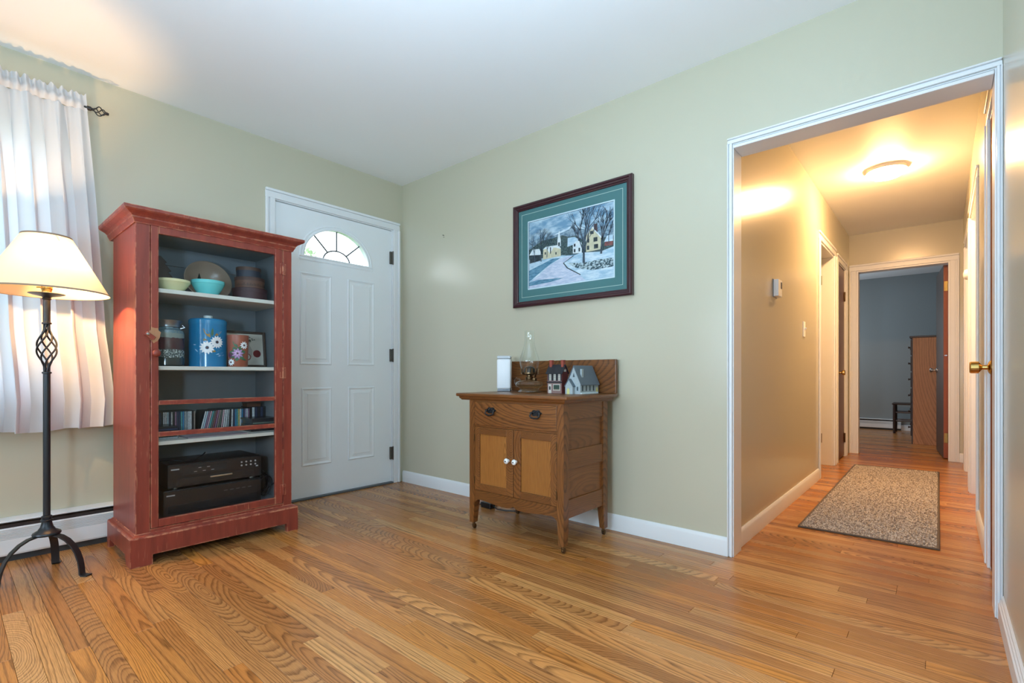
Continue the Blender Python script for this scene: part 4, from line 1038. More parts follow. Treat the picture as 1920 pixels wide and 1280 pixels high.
leg(WX0, WX0 + 0.040, WB - 0.045, WB, 1, -1); leg(WX1 - 0.040, WX1, WB - 0.045, WB, -1, -1)
IX0, IX1 = WX0 + 0.040, WX1 - 0.040
pbox('front_rail', OX, ws, IX0, IX1, WF + 0.003, WF + 0.022, 0.726, 0.735)
pbox('front_rail', OX, ws, IX0, IX1, WF + 0.003, WF + 0.022, 0.588, 0.597)
df = pbox('drawer', OX, ws, IX0 + 0.002, IX1 - 0.002, WF - 0.001, WF + 0.02, 0.5975, 0.7255, 0.002)
for hx in (1.503, 1.818):
    b = MB(); n = 20
    out_ = [(hx + (0.034 + 0.004 * math.cos(6 * 2 * PI * k / n)) * math.cos(2 * PI * k / n), 0.684 + (0.016 + 0.003 * math.cos(6 * 2 * PI * k / n)) * math.sin(2 * PI * k / n)) for k in range(n)]
    b.prism(out_, 'xz', WF - 0.0045, WF - 0.001)
    for sx in (-1, 1):
        b.lathe([(0.007, 0), (0.008, -0.004), (0.006, -0.012), (0.002, -0.014)], (hx + sx * 0.026, WF - 0.004, 0.683), 10, 0, 'y')
        for q in (0.008, 0.016): b.lathe([(0.005, 0), (0.004, -0.003), (0.001, -0.005)], (hx + sx * q, WF - 0.004, 0.690 - 0.004 * (q > 0.01)), 8, 0, 'y')
    h = b.emit('handle', M['black'], df, smooth=40)
    b = MB(); b.tube([(hx - 0.027, WF - 0.014, 0.683), (hx - 0.031, WF - 0.018, 0.668), (hx - 0.020, WF - 0.018, 0.660), (hx, WF - 0.018, 0.657), (hx + 0.020, WF - 0.018, 0.660), (hx + 0.031, WF - 0.018, 0.668), (hx + 0.027, WF - 0.014, 0.683)], [0.003, 0.0035, 0.0045, 0.005, 0.0045, 0.0035, 0.003], 8)
    b.emit('handle_bail', M['black'], df, smooth=60)
def wdoor(x0, x1, px0, px1, kx, hx):
    z0, z1, pz0, pz1 = 0.230, 0.5865, 0.268, 0.547
    b = MB(); b.box(px0 - 0.004, px1 + 0.004, WF + 0.008, WF + 0.014, pz0 - 0.004, pz1 + 0.004); d = b.emit('door', OP, ws)
    for a0, a1 in ((x0, px0), (px1, x1)): pbox('stile', OZ, d, a0, a1, WF, WF + 0.019, z0, z1, 0.0015)
    for c0, c1 in ((z0, pz0), (pz1, z1)): pbox('rail', OX, d, px0, px1, WF + 0.0006, WF + 0.019, c0, c1, 0.0015)
    b = MB(); b.lathe([(0.009, 0), (0.007, -0.005), (0.013, -0.011), (0.0155, -0.016), (0.013, -0.022), (0.005, -0.025)], (kx, WF, 0.420), 20, 0, 'y'); kb = b.emit('knob', plain('porcelain_%d' % int(kx * 1000), (0.82, 0.84, 0.84), 0.12), d, smooth=60)
    b = MB(); b.lathe([(0.0042, -0.0245), (0.003, -0.0268)], (kx, WF, 0.420), 10, 0, 'y'); b.emit('knob_screw', M['blackplastic'], d)
    for hz in (0.285, 0.525): pbox('hinge', M['darkbrass'], d, hx - 0.003, hx + 0.003, WF - 0.003, WF + 0.001, hz - 0.02, hz + 0.02)
wdoor(IX0 + 0.002, 1.6600, 1.411, 1.612, 1.627, IX0 + 0.001); wdoor(1.6645, IX1 - 0.002, 1.711, 1.906, 1.681, IX1 - 0.001)
low = [(IX0, 0.157), (1.395, 0.176), (1.431, 0.176), (1.496, 0.170), (1.58, 0.163), (1.622, 0.165), (1.645, 0.170), (1.6575, 0.180), (1.670, 0.170), (1.693, 0.165), (1.735, 0.163), (1.819, 0.170), (1.884, 0.176), (1.920, 0.176), (IX1, 0.157)]
b = MB(); b.prism(low + [(IX1, 0.228), (IX0, 0.228)], 'xz', WF + 0.003, WF + 0.020); b.emit('apron', OX, ws)
SY0, SY1 = WF + 0.045, WB - 0.045
for sx, xo in ((1, WX1), (-1, WX0)):
    def sp(nm, m, z0, z1, rec, bev=0.0015):
        xs = sorted((xo - sx * rec, xo - sx * (rec + 0.014))); pbox(nm, m, ws, xs[0], xs[1], SY0, SY1, z0, z1, bev)
    sp('side_rail', OY, 0.654, 0.735, 0.004); sp('side_panel', OY, 0.504, 0.654, 0.012); sp('side_rail', OY, 0.409, 0.504, 0.004); sp('side_panel', OY, 0.259, 0.409, 0.012); sp('side_rail', OY, 0.168, 0.259, 0.004)
pbox('back_panel', OX, ws, IX0, IX1, WB - 0.012, WB - 0.004, 0.17, 0.735)
pbox('bottom_board', OX, ws, IX0, IX1, WF + 0.021, WB - 0.013, 0.215, 0.228)
pbox('backsplash', OX, ws, 1.238, 2.006, -0.046, -0.026, 0.774, 0.966, 0.003)

# ---- things on the washstand
ZT = 0.7745
sp_ = thing('smart_speaker', 'white upright box-shaped speaker, left on the washstand', 'speaker', (1.282, -0.165, ZT))
def spk(nm, m, hw, hd, z0, z1, bev, seg):
    b = MB(); b.box(1.282 - hw, 1.282 + hw, -0.165 - hd, -0.165 + hd, z0, z1, 0, bev, seg)
    b.rot(math.radians(34), 'Z', (1.282, -0.165, 0)); b.emit(nm, m, sp_, smooth=50)
spk('base', M['greyplastic'], 0.042, 0.034, ZT, ZT + 0.014, 0.005, 2)
spk('body', M['whiteplastic'], 0.0445, 0.036, ZT + 0.014, ZT + 0.204, 0.012, 4)
spk('top_cap', plain('speaker_cap', (0.55, 0.60, 0.64), 0.35), 0.0432, 0.0348, ZT + 0.2045, ZT + 0.224, 0.008, 4)
oc = (1.518, -0.205, ZT)
ol = thing('oil_lamp', 'clear glass finger oil lamp with a tall chimney', 'oil lamp', oc)
def ol_part(nm, m, prof, seg=40, close=False, par=ol):
    b = MB(); b.lathe(prof, oc, seg, close=close); return b.emit(nm, m, par, smooth=45)
LG = M['lampglass']
ol_part('font', LG, [(0.002, 0.003), (0.062, 0.0), (0.068, 0.003), (0.066, 0.008), (0.055, 0.018), (0.058, 0.024), (0.080, 0.040), (0.084, 0.048), (0.078, 0.060), (0.070, 0.066), (0.050, 0.072), (0.024, 0.076), (0.020, 0.078)])
ol_part('font_base_ring', LG, [(0.064, 0.001), (0.052, 0.014), (0.050, 0.016), (0.002, 0.017)])
ol_part('oil', glass_thin('lamp_oil', (0.94, 0.90, 0.80), 0.05, 1.4), [(0.056, 0.026), (0.076, 0.041), (0.078, 0.047), (0.002, 0.047)])
b = MB(); hy = -1
pts = [(oc[0] - 0.066, oc[1], ZT + 0.066), (oc[0] - 0.082, oc[1], ZT + 0.080), (oc[0] - 0.100, oc[1], ZT + 0.082), (oc[0] - 0.112, oc[1], ZT + 0.070), (oc[0] - 0.110, oc[1], ZT + 0.054), (oc[0] - 0.097, oc[1], ZT + 0.044), (oc[0] - 0.080, oc[1], ZT + 0.044)]
b.tube(pts, 0.006, 10); b.tube([(oc[0] - 0.097, oc[1], ZT + 0.044), (oc[0] - 0.104, oc[1], ZT + 0.034), (oc[0] - 0.098, oc[1], ZT + 0.030)], 0.005, 8); b.emit('handle', LG, ol, smooth=60)
ol_part('burner', M['darkbrass'], [(0.021, 0.076), (0.024, 0.080), (0.024, 0.090), (0.016, 0.094), (0.016, 0.102), (0.044, 0.106), (0.049, 0.110), (0.049, 0.118), (0.040, 0.118)], close=True)
ol_part('burner_dome', plain('burner_dark', (0.05, 0.045, 0.04), 0.3, metal=0.8), [(0.034, 0.118), (0.034, 0.138), (0.026, 0.150), (0.008, 0.156), (0.004, 0.157)], close=True)
b = MB()
for k in range(10):
    a = 2 * PI * k / 10; r = 0.0505
    b.hexa([(oc[0] + r * math.cos(a + s) , oc[1] + r * math.sin(a + s), ZT + 0.108) for s in (-0.10, 0.10)] + [(oc[0] + (r + 0.0012) * math.cos(a + s), oc[1] + (r + 0.0012) * math.sin(a + s), ZT + 0.108) for s in (0.10, -0.10)],
           [(oc[0] + (r + 0.004) * math.cos(a + s), oc[1] + (r + 0.004) * math.sin(a + s), ZT + 0.142) for s in (-0.06, 0.06)] + [(oc[0] + (r + 0.0052) * math.cos(a + s), oc[1] + (r + 0.0052) * math.sin(a + s), ZT + 0.142) for s in (0.06, -0.06)])
b.emit('chimney_prongs', M['darkbrass'], ol)
b = MB(); b.tube([(oc[0] + 0.014, oc[1], ZT + 0.098), (oc[0] + 0.050, oc[1] - 0.012, ZT + 0.098)], 0.0018, 6); b.lathe([(0.010, 0), (0.011, 0.002), (0.010, 0.004)], (oc[0] + 0.050, oc[1] - 0.012, ZT + 0.098), 14, 0, 'x'); b.emit('wick_wheel', M['darkbrass'], ol)
b = MB(); b.lathe([(0.012, 0.070), (0.014, 0.076), (0.013, 0.084), (0.002, 0.086)], (oc[0] + 0.046, oc[1] - 0.010, ZT), 16); b.emit('filler_cap', M['darkbrass'], ol, smooth=40)
ol_part('chimney', LG, [(0.0465, 0.112), (0.0475, 0.130), (0.052, 0.150), (0.0575, 0.172), (0.0585, 0.190), (0.054, 0.212), (0.044, 0.240), (0.035, 0.268), (0.0295, 0.300), (0.0275, 0.330), (0.0275, 0.364), (0.0285, 0.368)], 48)

bh = thing('model_house', 'small brick townhouse model with black roof and two chimneys', 'model house', (1.735, -0.222, ZT))
BX0, BX1, BY0, BY1 = 1.684, 1.786, -0.250, -0.194
brick = plain('model_brick_red', S(98, 46, 44), 0.6, scale=180, var=0.2); cream = plain('model_cream', S(206, 200, 190), 0.6); blk = plain('model_black', S(30, 32, 40), 0.5); mgreen = plain('model_green', S(52, 74, 62), 0.5); mgrey = plain('model_greyfront', S(140, 112, 106), 0.6)
ymid = (BY0 + BY1) / 2; ze, zr = ZT + 0.114, ZT + 0.158
b = MB(); b.prism([(BY0, ZT), (BY1, ZT), (BY1, ze), (ymid, zr), (BY0, ze)], 'yz', BX0, BX1); b.emit('body', brick, bh)
for s in (0, 1):
    b = MB(); t = 0.004; ya, yb = (BY0 - 0.007, ymid) if s == 0 else (BY1 + 0.007, ymid); za = ze - 0.006
    b.prism([(ya, za), (yb, zr), (yb, zr + t), (ya, za + t)], 'yz', BX0 - 0.007, BX1 + 0.006); b.emit('roof', blk, bh)
for cx in (BX0 + 0.010, BX1 - 0.012):
    b = MB(); b.box(cx - 0.008, cx + 0.008, ymid - 0.010, ymid + 0.010, zr - 0.012, zr + 0.028, 0, 0.001); b.box(cx - 0.0095, cx + 0.0095, ymid - 0.0115, ymid + 0.0115, zr + 0.024, zr + 0.029); b.emit('chimney', plain('model_chimney_brick', S(150, 70, 56), 0.6, scale=150, var=0.2) if cx < 1.72 else bpy.data.materials['model_chimney_brick'], bh)
pbox('shopfront', mgrey, bh, BX0 + 0.003, BX1 - 0.003, BY0 - 0.0012, BY0, ZT + 0.001, ZT + 0.060)
pbox('upper_front', plain('model_upper', S(120, 96, 94), 0.6), bh, BX0 + 0.003, BX1 - 0.003, BY0 - 0.0008, BY0, ZT + 0.066, ZT + 0.112)
pbox('cornice', blk, bh, BX0 - 0.002, BX1 + 0.001, BY0 - 0.004, BY0, ZT + 0.059, ZT + 0.066, 0.0005)
for i in range(3):
    wx = BX0 + 0.022 + i * 0.031
    wd = pbox('window', cream, bh, wx - 0.0075, wx + 0.0075, BY0 - 0.0022, BY0 - 0.0008, ZT + 0.072, ZT + 0.108)
    b = MB()
    for a in (-1, 1):
        for q in range(3): b.box(wx + a * 0.0033 - 0.0022, wx + a * 0.0033 + 0.0022, BY0 - 0.0026, BY0 - 0.0022, ZT + 0.075 + q * 0.0108, ZT + 0.083 + q * 0.0108)
    b.emit('pane', plain('model_pane_%d' % i, S(150, 156, 150), 0.3), wd)
    for a in (-1, 1): pbox('shutter', blk, bh, wx + a * 0.0115 - 0.0035, wx + a * 0.0115 + 0.0035, BY0 - 0.0022, BY0 - 0.0008, ZT + 0.072, ZT + 0.108)
sw = pbox('shop_window', cream, bh, BX0 + 0.042, BX0 + 0.090, BY0 - 0.0024, BY0 - 0.0012, ZT + 0.016, ZT + 0.052)
pbox('display', mgreen, sw, BX0 + 0.046, BX0 + 0.086, BY0 - 0.0030, BY0 - 0.0024, ZT + 0.024, ZT + 0.048)
pbox('display_shelf', plain('model_sand', S(150, 140, 120), 0.5), sw, BX0 + 0.046, BX0 + 0.086, BY0 - 0.0030, BY0 - 0.0024, ZT + 0.019, ZT + 0.024)
dd = pbox('door', cream, bh, BX0 + 0.010, BX0 + 0.030, BY0 - 0.0026, BY0 - 0.0012, ZT + 0.001, ZT + 0.052)
b = MB(); b.prism([(BX0 + 0.015, ZT + 0.020), (BX0 + 0.025, ZT + 0.020), (BX0 + 0.025, ZT + 0.036), (BX0 + 0.020, ZT + 0.042), (BX0 + 0.015, ZT + 0.036)], 'xz', BY0 - 0.0032, BY0 - 0.0026); b.emit('door_glass', blk, dd)
gw = pbox('gable_window', cream, bh, BX1, BX1 + 0.0012, ymid - 0.010, ymid + 0.010, ZT + 0.122, ZT + 0.134)
b = MB(); b.prism([(ymid - 0.010, ZT + 0.134), (ymid + 0.010, ZT + 0.134), (ymid, ZT + 0.143)], 'yz', BX1, BX1 + 0.0012); b.emit('gable_fanlight', mgrey, bh)

ch = thing('model_church', 'small grey church model with steep blue grey roof and porch', 'model church', (1.864, -0.16, ZT))
CX0, CX1, CY0, CY1 = 1.822, 1.908, -0.252, -0.068; cm = (CX0 + CX1) / 2; ce, crg = ZT + 0.056, ZT + 0.150
stone = plain('model_stone', S(170, 182, 186), 0.6, scale=260, var=0.22); slate = plain('model_slate', S(98, 112, 124), 0.6); ink = plain('model_ink', S(60, 76, 84), 0.5); glowy = plain('model_yellow', S(216, 212, 140), 0.5)
b = MB(); b.prism([(CX0, ZT), (CX1, ZT), (CX1, ce), (cm, crg), (CX0, ce)], 'xz', CY0, CY1); b.emit('nave', stone, ch)
for s in (0, 1):
    xa = CX0 - 0.006 if s == 0 else CX1 + 0.006; t = 0.004 if s == 0 else 0.004
    b = MB(); b.prism([(xa, ce - 0.010), (cm, crg), (cm, crg + 0.006), (xa, ce - 0.004)], 'xz', CY0 - 0.005, CY1 + 0.004); b.emit('roof', slate, ch)
b = MB(); b.hexa([(1.886, -0.222, ZT + 0.086), (1.896, -0.222, ZT + 0.086), (1.896, -0.204, ZT + 0.086), (1.886, -0.204, ZT + 0.086)], [(1.886, -0.222, ZT + 0.136), (1.896, -0.222, ZT + 0.136), (1.896, -0.204, ZT + 0.136), (1.886, -0.204, ZT + 0.136)]); b.emit('chimney', stone, ch)
# porch in front of the gable
pm = 1.848
b = MB(); b.prism([(1.824, ZT), (1.872, ZT), (1.872, ZT + 0.044), (pm, ZT + 0.078), (1.824, ZT + 0.044)], 'xz', CY0 - 0.022, CY0); po = b.emit('porch', stone, ch)
for xa in (1.820, 1.876):
    b = MB(); b.prism([(xa, ZT + 0.038), (pm, ZT + 0.078), (pm, ZT + 0.083), (xa, ZT + 0.043)], 'xz', CY0 - 0.026, CY0); b.emit('porch_roof', slate, ch)
b = MB(); b.prism([(1.836, ZT), (1.852, ZT), (1.852, ZT + 0.024), (1.844, ZT + 0.034), (1.836, ZT + 0.024)], 'xz', CY0 - 0.0232, CY0 - 0.022); b.emit('door', glowy, ch)
b = MB(); b.prism([(1.885, ZT + 0.018), (1.893, ZT + 0.018), (1.893, ZT + 0.036), (1.889, ZT + 0.042), (1.885, ZT + 0.036)], 'xz', CY0 - 0.0012, CY0); b.emit('front_window', ink, ch)
b = MB(); b.prism([(cm - 0.006, ZT + 0.092), (cm + 0.006, ZT + 0.092), (cm, ZT + 0.114)], 'xz', CY0 - 0.0012, CY0); b.emit('gable_window', ink, ch)
for i in range(4):
    wy = CY0 + 0.020 + i * 0.037
    b = MB(); b.prism([(wy - 0.0055, ZT + 0.016), (wy + 0.0055, ZT + 0.016), (wy + 0.0055, ZT + 0.042), (wy, ZT + 0.049), (wy - 0.0055, ZT + 0.042)], 'yz', CX1, CX1 + 0.0012); b.emit('lancet_window', ink, ch)
b = MB(); b.prism([(CY1 - 0.026, ZT + 0.001), (CY1 - 0.008, ZT + 0.001), (CY1 - 0.008, ZT + 0.026), (CY1 - 0.017, ZT + 0.036), (CY1 - 0.026, ZT + 0.026)], 'yz', CX1, CX1 + 0.0012); b.emit('side_door', glowy, ch)
b = MB()
for i in range(14):
    wy = CY0 + 0.004 + i * 0.0125; b.lathe([(0.006, ZT), (0.006, ZT + 0.004), (0.003, ZT + 0.009)], (CX1 + 0.004, wy, 0), 6)
b.emit('shrub_row', plain('model_snowy_shrubs', S(190, 204, 206), 0.7), ch)

# ---- black cord heap on the floor behind the washstand
cd = thing('power_adapter', 'black power adapter and cord on the floor behind the washstand', 'power adapter', (1.10, -0.13, 0))
pbox('adapter', M['blackplastic'], cd, 1.06, 1.15, -0.155, -0.105, 0.0, 0.036, 0.006)
b = MB(); b.tube([(1.15, -0.13, 0.018), (1.20, -0.14, 0.008), (1.26, -0.12, 0.005), (1.32, -0.08, 0.005), (1.40, -0.06, 0.005), (1.46, -0.05, 0.02), (1.46, -0.04, 0.30)], 0.004, 8)
b.tube([(1.06, -0.13, 0.018), (1.02, -0.12, 0.006), (0.99, -0.08, 0.005), (1.03, -0.05, 0.005), (1.12, -0.06, 0.005)], 0.004, 8); b.emit('cord', M['black'], cd, smooth=60)

# ------------------------------------------------------------------ framed village picture
pic = thing('framed_picture', 'large framed snowy village picture with teal mat on the sage wall', 'picture', (1.664, -0.004, 1.318))
FX0, FX1, FZ0, FZ1p = 1.234, 2.094, 1.318, 1.984
b = MB(); rings = []
prof = [(0.0, -0.003), (0.0, -0.026), (0.006, -0.032), (0.014, -0.033), (0.018, -0.027), (0.026, -0.025), (0.030, -0.020), (0.036, -0.018), (0.038, -0.012), (0.038, -0.003)]
for cx, cz, sx, sz in ((FX0, FZ0, 1, 1), (FX1, FZ0, -1, 1), (FX1, FZ1p, -1, -1), (FX0, FZ1p, 1, -1)):
    rings.append([b.bm.verts.new((cx + o * sx, yy, cz + o * sz)) for o, yy in prof])
for r0, r1 in zip(rings, rings[1:] + rings[:1]):
    for k in range(len(prof)): b.bm.faces.new([r0[k], r0[(k + 1) % len(prof)], r1[(k + 1) % len(prof)], r1[k]])
b.emit('frame', plain('frame_mahogany', S(62, 34, 40), 0.25, var=0.15, scale=60), pic)
teal = plain('mat_teal', S(70, 118, 120), 0.7, var=0.02); cream_l = plain('mat_line', S(186, 206, 196), 0.7)
IX_0, IX_1, IZ_0, IZ_1 = FX0 + 0.036, FX1 - 0.036, FZ0 + 0.036, FZ1p - 0.036
PX0, PX1, PZ0, PZ1 = 1.356, 1.972, 1.436, 1.862
b = MB()
def ringrect(b, o, i, y, m):
    (a0, a1, c0, c1), (d0, d1, e0, e1) = o, i
    for q in ((a0, a1, c0, e0), (a0, a1, e1, c1), (a0, d0, e0, e1), (d1, a1, e0, e1)): b.face([(q[0], y, q[2]), (q[1], y, q[2]), (q[1], y, q[3]), (q[0], y, q[3])], m)
ringrect(b, (IX_0, IX_1, IZ_0, IZ_1), (PX0 - 0.008, PX1 + 0.008, PZ0 - 0.008, PZ1 + 0.008), -0.0105, 0)
ringrect(b, (IX_0 + 0.027, IX_1 - 0.027, IZ_0 + 0.027, IZ_1 - 0.027), (IX_0 + 0.0295, IX_1 - 0.0295, IZ_0 + 0.0295, IZ_1 - 0.0295), -0.0108, 1)
ringrect(b, (PX0 - 0.008, PX1 + 0.008, PZ0 - 0.008, PZ1 + 0.008), (PX0 - 0.001, PX1 + 0.001, PZ0 - 0.001, PZ1 + 0.001), -0.0104, 2)
b.emit('mat', [teal, cream_l, plain('mat_bevel', S(206, 226, 236), 0.6)], pic)
pbox('backing', M['darkwood'], pic, FX0 + 0.02, FX1 - 0.02, -0.006, -0.004, FZ0 + 0.02, FZ1p - 0.02)
ART = {
'mountain':[(0.0,0.692),(0.117,0.726),(0.303,0.731),(0.449,0.787),(0.548,0.811),(0.629,0.778),(0.722,0.709),(1.0,0.701),(1.0,0.386),(0.0,0.458)],
'snowcap1':[(0.303,0.723),(0.449,0.782),(0.541,0.807),(0.506,0.763),(0.377,0.729)],
'snowcap2':[(0.548,0.807),(0.629,0.776),(0.696,0.712),(0.616,0.74),(0.561,0.781)],
'forest':[(0.0,0.589),(0.164,0.678),(0.318,0.688),(0.42,0.7),(0.506,0.656),(0.589,0.654),(0.683,0.546),(1.0,0.543),(1.0,0.354),(0.561,0.389),(0.0,0.439)],
'snow':[(0.0,0.374),(0.164,0.383),(0.303,0.402),(0.42,0.412),(0.561,0.372),(0.629,0.399),(0.861,0.363),(1.0,0.402),(1.0,0.0),(0.0,0.0)],
'road':[(0.0,0.065),(0.257,0.295),(0.391,0.365),(0.506,0.381),(0.568,0.374),(0.442,0.294),(0.485,0.216),(0.616,0.107),(0.696,0.001),(0.0,0.0)],
'shadow':[(0.0,0.271),(0.303,0.388),(0.406,0.38),(0.257,0.304),(0.0,0.103)],
'shadow2':[(0.0,0.093),(0.117,0.112),(0.449,0.084),(0.273,0.051),(0.0,0.037)],
'kerb':[(0.568,0.374),(0.445,0.297),(0.489,0.222),(0.643,0.094),(0.636,0.086),(0.478,0.214),(0.432,0.296),(0.548,0.375)],
'nave':[(0.183,0.401),(0.188,0.559),(0.318,0.571),(0.406,0.52),(0.406,0.406)],
'naveroof':[(0.18,0.55),(0.219,0.583),(0.377,0.571),(0.409,0.507),(0.318,0.55),(0.273,0.471),(0.23,0.549)],
'gable2':[(0.318,0.426),(0.318,0.488),(0.347,0.543),(0.377,0.474),(0.377,0.421)],
'steeple':[(0.365,0.556),(0.365,0.644),(0.374,0.712),(0.386,0.788),(0.397,0.706),(0.406,0.634),(0.406,0.546)],
'shed':[(0.007,0.378),(0.013,0.502),(0.157,0.483),(0.157,0.395)],
'shedroof':[(0.003,0.504),(0.046,0.582),(0.136,0.572),(0.169,0.476)],
'bighouse':[(0.702,0.391),(0.702,0.64),(0.77,0.712),(0.864,0.556),(0.864,0.394)],
'bigroof':[(0.696,0.625),(0.77,0.737),(0.876,0.553),(0.864,0.545),(0.77,0.704),(0.706,0.623)],
'chimney':[(0.789,0.69),(0.789,0.756),(0.824,0.753),(0.827,0.631)],
'midhouse':[(0.55,0.405),(0.55,0.537),(0.605,0.582),(0.653,0.533),(0.653,0.394)],
'midroof':[(0.485,0.518),(0.489,0.643),(0.568,0.639),(0.616,0.593),(0.548,0.529)],
'barn':[(0.901,0.426),(0.906,0.485),(0.992,0.482),(0.992,0.419)],
'barnroof':[(0.898,0.483),(0.929,0.559),(0.992,0.555),(0.992,0.475)],
'wall':[(0.478,0.287),(0.669,0.251),(0.861,0.258),(0.998,0.252),(0.998,0.134),(0.773,0.128),(0.589,0.196)],
'w1':[(0.745,0.629),(0.745,0.67),(0.786,0.667),(0.786,0.621)],
'w2':[(0.715,0.517),(0.715,0.574),(0.737,0.571),(0.737,0.515)],
'w3':[(0.784,0.512),(0.784,0.572),(0.827,0.571),(0.827,0.512)],
'w4':[(0.789,0.417),(0.789,0.478),(0.834,0.474),(0.834,0.416)],
'w5':[(0.711,0.419),(0.711,0.475),(0.737,0.474),(0.737,0.416)],
'w6':[(0.561,0.5),(0.561,0.539),(0.581,0.541),(0.581,0.499)],
'w7':[(0.561,0.42),(0.561,0.466),(0.581,0.465),(0.581,0.419)],
'w8':[(0.616,0.419),(0.616,0.47),(0.635,0.47),(0.635,0.418)],
'w9':[(0.205,0.468),(0.205,0.505),(0.221,0.505),(0.221,0.469)],
'w10':[(0.273,0.468),(0.273,0.561),(0.285,0.561),(0.285,0.468)],
'w11':[(0.34,0.438),(0.34,0.474),(0.355,0.474),(0.355,0.439)],
'w12':[(0.374,0.554),(0.374,0.607),(0.396,0.605),(0.396,0.552)],
}
def art_mat(name, a, b_, scale, stretch=(1, 1, 1), lo=0.4, hi=0.62):
    t = NT(name); p = t.vmath('MULTIPLY', t.pos(), t.comb(*stretch)); nz = t.noise(p, scale, 5, 0.62)
    t.bsdf(t.mix(t.ramp(nz, [(lo, (0, 0, 0)), (hi, (1, 1, 1))]), a, b_), 0.6, 0.3); return t.mat
AM = [art_mat('art_sky', S(112, 152, 182), S(186, 208, 222), 9, (1, 1, 2.6), 0.42, 0.64),          # 0
      art_mat('art_mountain', S(84, 112, 134), S(150, 174, 190), 40, (1, 1, 2)),                   # 1
      art_mat('art_snow', S(160, 192, 214), S(214, 228, 238), 14, (1, 1, 3)),                     # 2
      art_mat('art_forest', S(36, 54, 56), S(84, 108, 112), 120),                                 # 3
      art_mat('art_road', S(176, 190, 214), S(212, 214, 230), 24, (1, 1, 4)),                     # 4
      art_mat('art_shade', S(74, 122, 150), S(112, 156, 182), 30, (1, 1, 3)),                     # 5
      art_mat('art_dark', S(36, 46, 54), S(60, 74, 80), 60),                                      # 6
      art_mat('art_white', S(206, 218, 226), S(230, 234, 234), 50),                               # 7
      art_mat('art_cream', S(196, 190, 164), S(214, 206, 176), 50),                               # 8
      art_mat('art_barn', S(110, 66, 70), S(140, 88, 84), 60),                                    # 9
      art_mat('art_stones', S(54, 78, 88), S(186, 204, 212), 75, (1, 1, 1.5), 0.46, 0.54),       # 10
      art_mat('art_brick', S(88, 62, 66), S(110, 80, 80), 90),                                    # 11
      art_mat('art_bark', S(44, 58, 72), S(84, 98, 112), 90, (1, 1, 0.3))]                        # 12
b = MB(); PW, PH = PX1 - PX0, PZ1 - PZ0
def ap(pts, m, layer): b.face([(PX0 + u * PW, -0.0072 - 0.00003 * layer, PZ0 + v * PH) for u, v in pts], m)
ap([(0, 0), (1, 0), (1, 1), (0, 1)], 0, 0)
order = [('mountain', 1), ('snowcap1', 2), ('snowcap2', 2), ('forest', 3), ('snow', 2), ('road', 4), ('shadow', 5), ('shadow2', 5), ('kerb', 6), ('wall', 10), ('shed', 6), ('shedroof', 7), ('nave', 8), ('naveroof', 7), ('gable2', 8), ('steeple', 7),
         ('midhouse', 7), ('midroof', 2), ('bighouse', 8), ('bigroof', 7), ('chimney', 11), ('barn', 9), ('barnroof', 2)] + [('w%d' % i, 6) for i in range(1, 13)]
for k, (nm, m) in enumerate(order): ap(ART[nm], m, k + 1)
ra = random.Random(21); LAY = [48]
def limb(u, v, ang, L, w, depth):
    LAY[0] += 1
    asp = PW / PH
    du, dv = math.cos(ang) * L, math.sin(ang) * L * asp
    nx, ny = -math.sin(ang) * w, math.cos(ang) * w * asp
    ap([(u - nx, v - ny), (u + nx, v + ny), (u + du + nx * 0.6, v + dv + ny * 0.6), (u + du - nx * 0.6, v + dv - ny * 0.6)], 12, min(LAY[0], 90))
    if depth == 0 or not (0.01 < u + du < 0.99 and 0.02 < v + dv < 0.97): return
    for _ in range(2 if depth < 3 else 3): limb(u + du, v + dv, ang + ra.uniform(-0.55, 0.55), L * ra.uniform(0.62, 0.82), w * 0.58, depth - 1)
limb(0.676, 0.250, 1.57, 0.19, 0.014, 5); limb(0.668, 0.43, 1.95, 0.10, 0.007, 4); limb(0.684, 0.43, 1.2, 0.10, 0.007, 4)
limb(0.868, 0.330, 1.50, 0.13, 0.012, 5); limb(0.161, 0.375, 1.57, 0.10, 0.007, 5); limb(0.08, 0.38, 1.65, 0.10, 0.005, 5); limb(0.235, 0.42, 1.5, 0.08, 0.004, 4); limb(0.95, 0.45, 1.6, 0.08, 0.004, 4)
prn = b.emit('print', AM, pic)
pbox('glazing', M['glass'], pic, IX_0 - 0.001, IX_1 + 0.001, -0.0140, -0.0122, IZ_0 - 0.001, IZ_1 + 0.001)
b = MB(); b.lathe([(0.0018, 0.002), (0.0018, -0.012), (0.004, -0.013), (0.003, -0.015)], (0.522, 0, 1.935), 8, 0, 'y'); b.lathe([(0.0015, 0.002), (0.0015, -0.010)], (0.522, 0, 1.922), 8, 0, 'y')
tag(b.emit('nail', M['hinge'], None, (0.522, 0, 1.93)), 'bare nail in the sage wall left of the picture', 'nail')

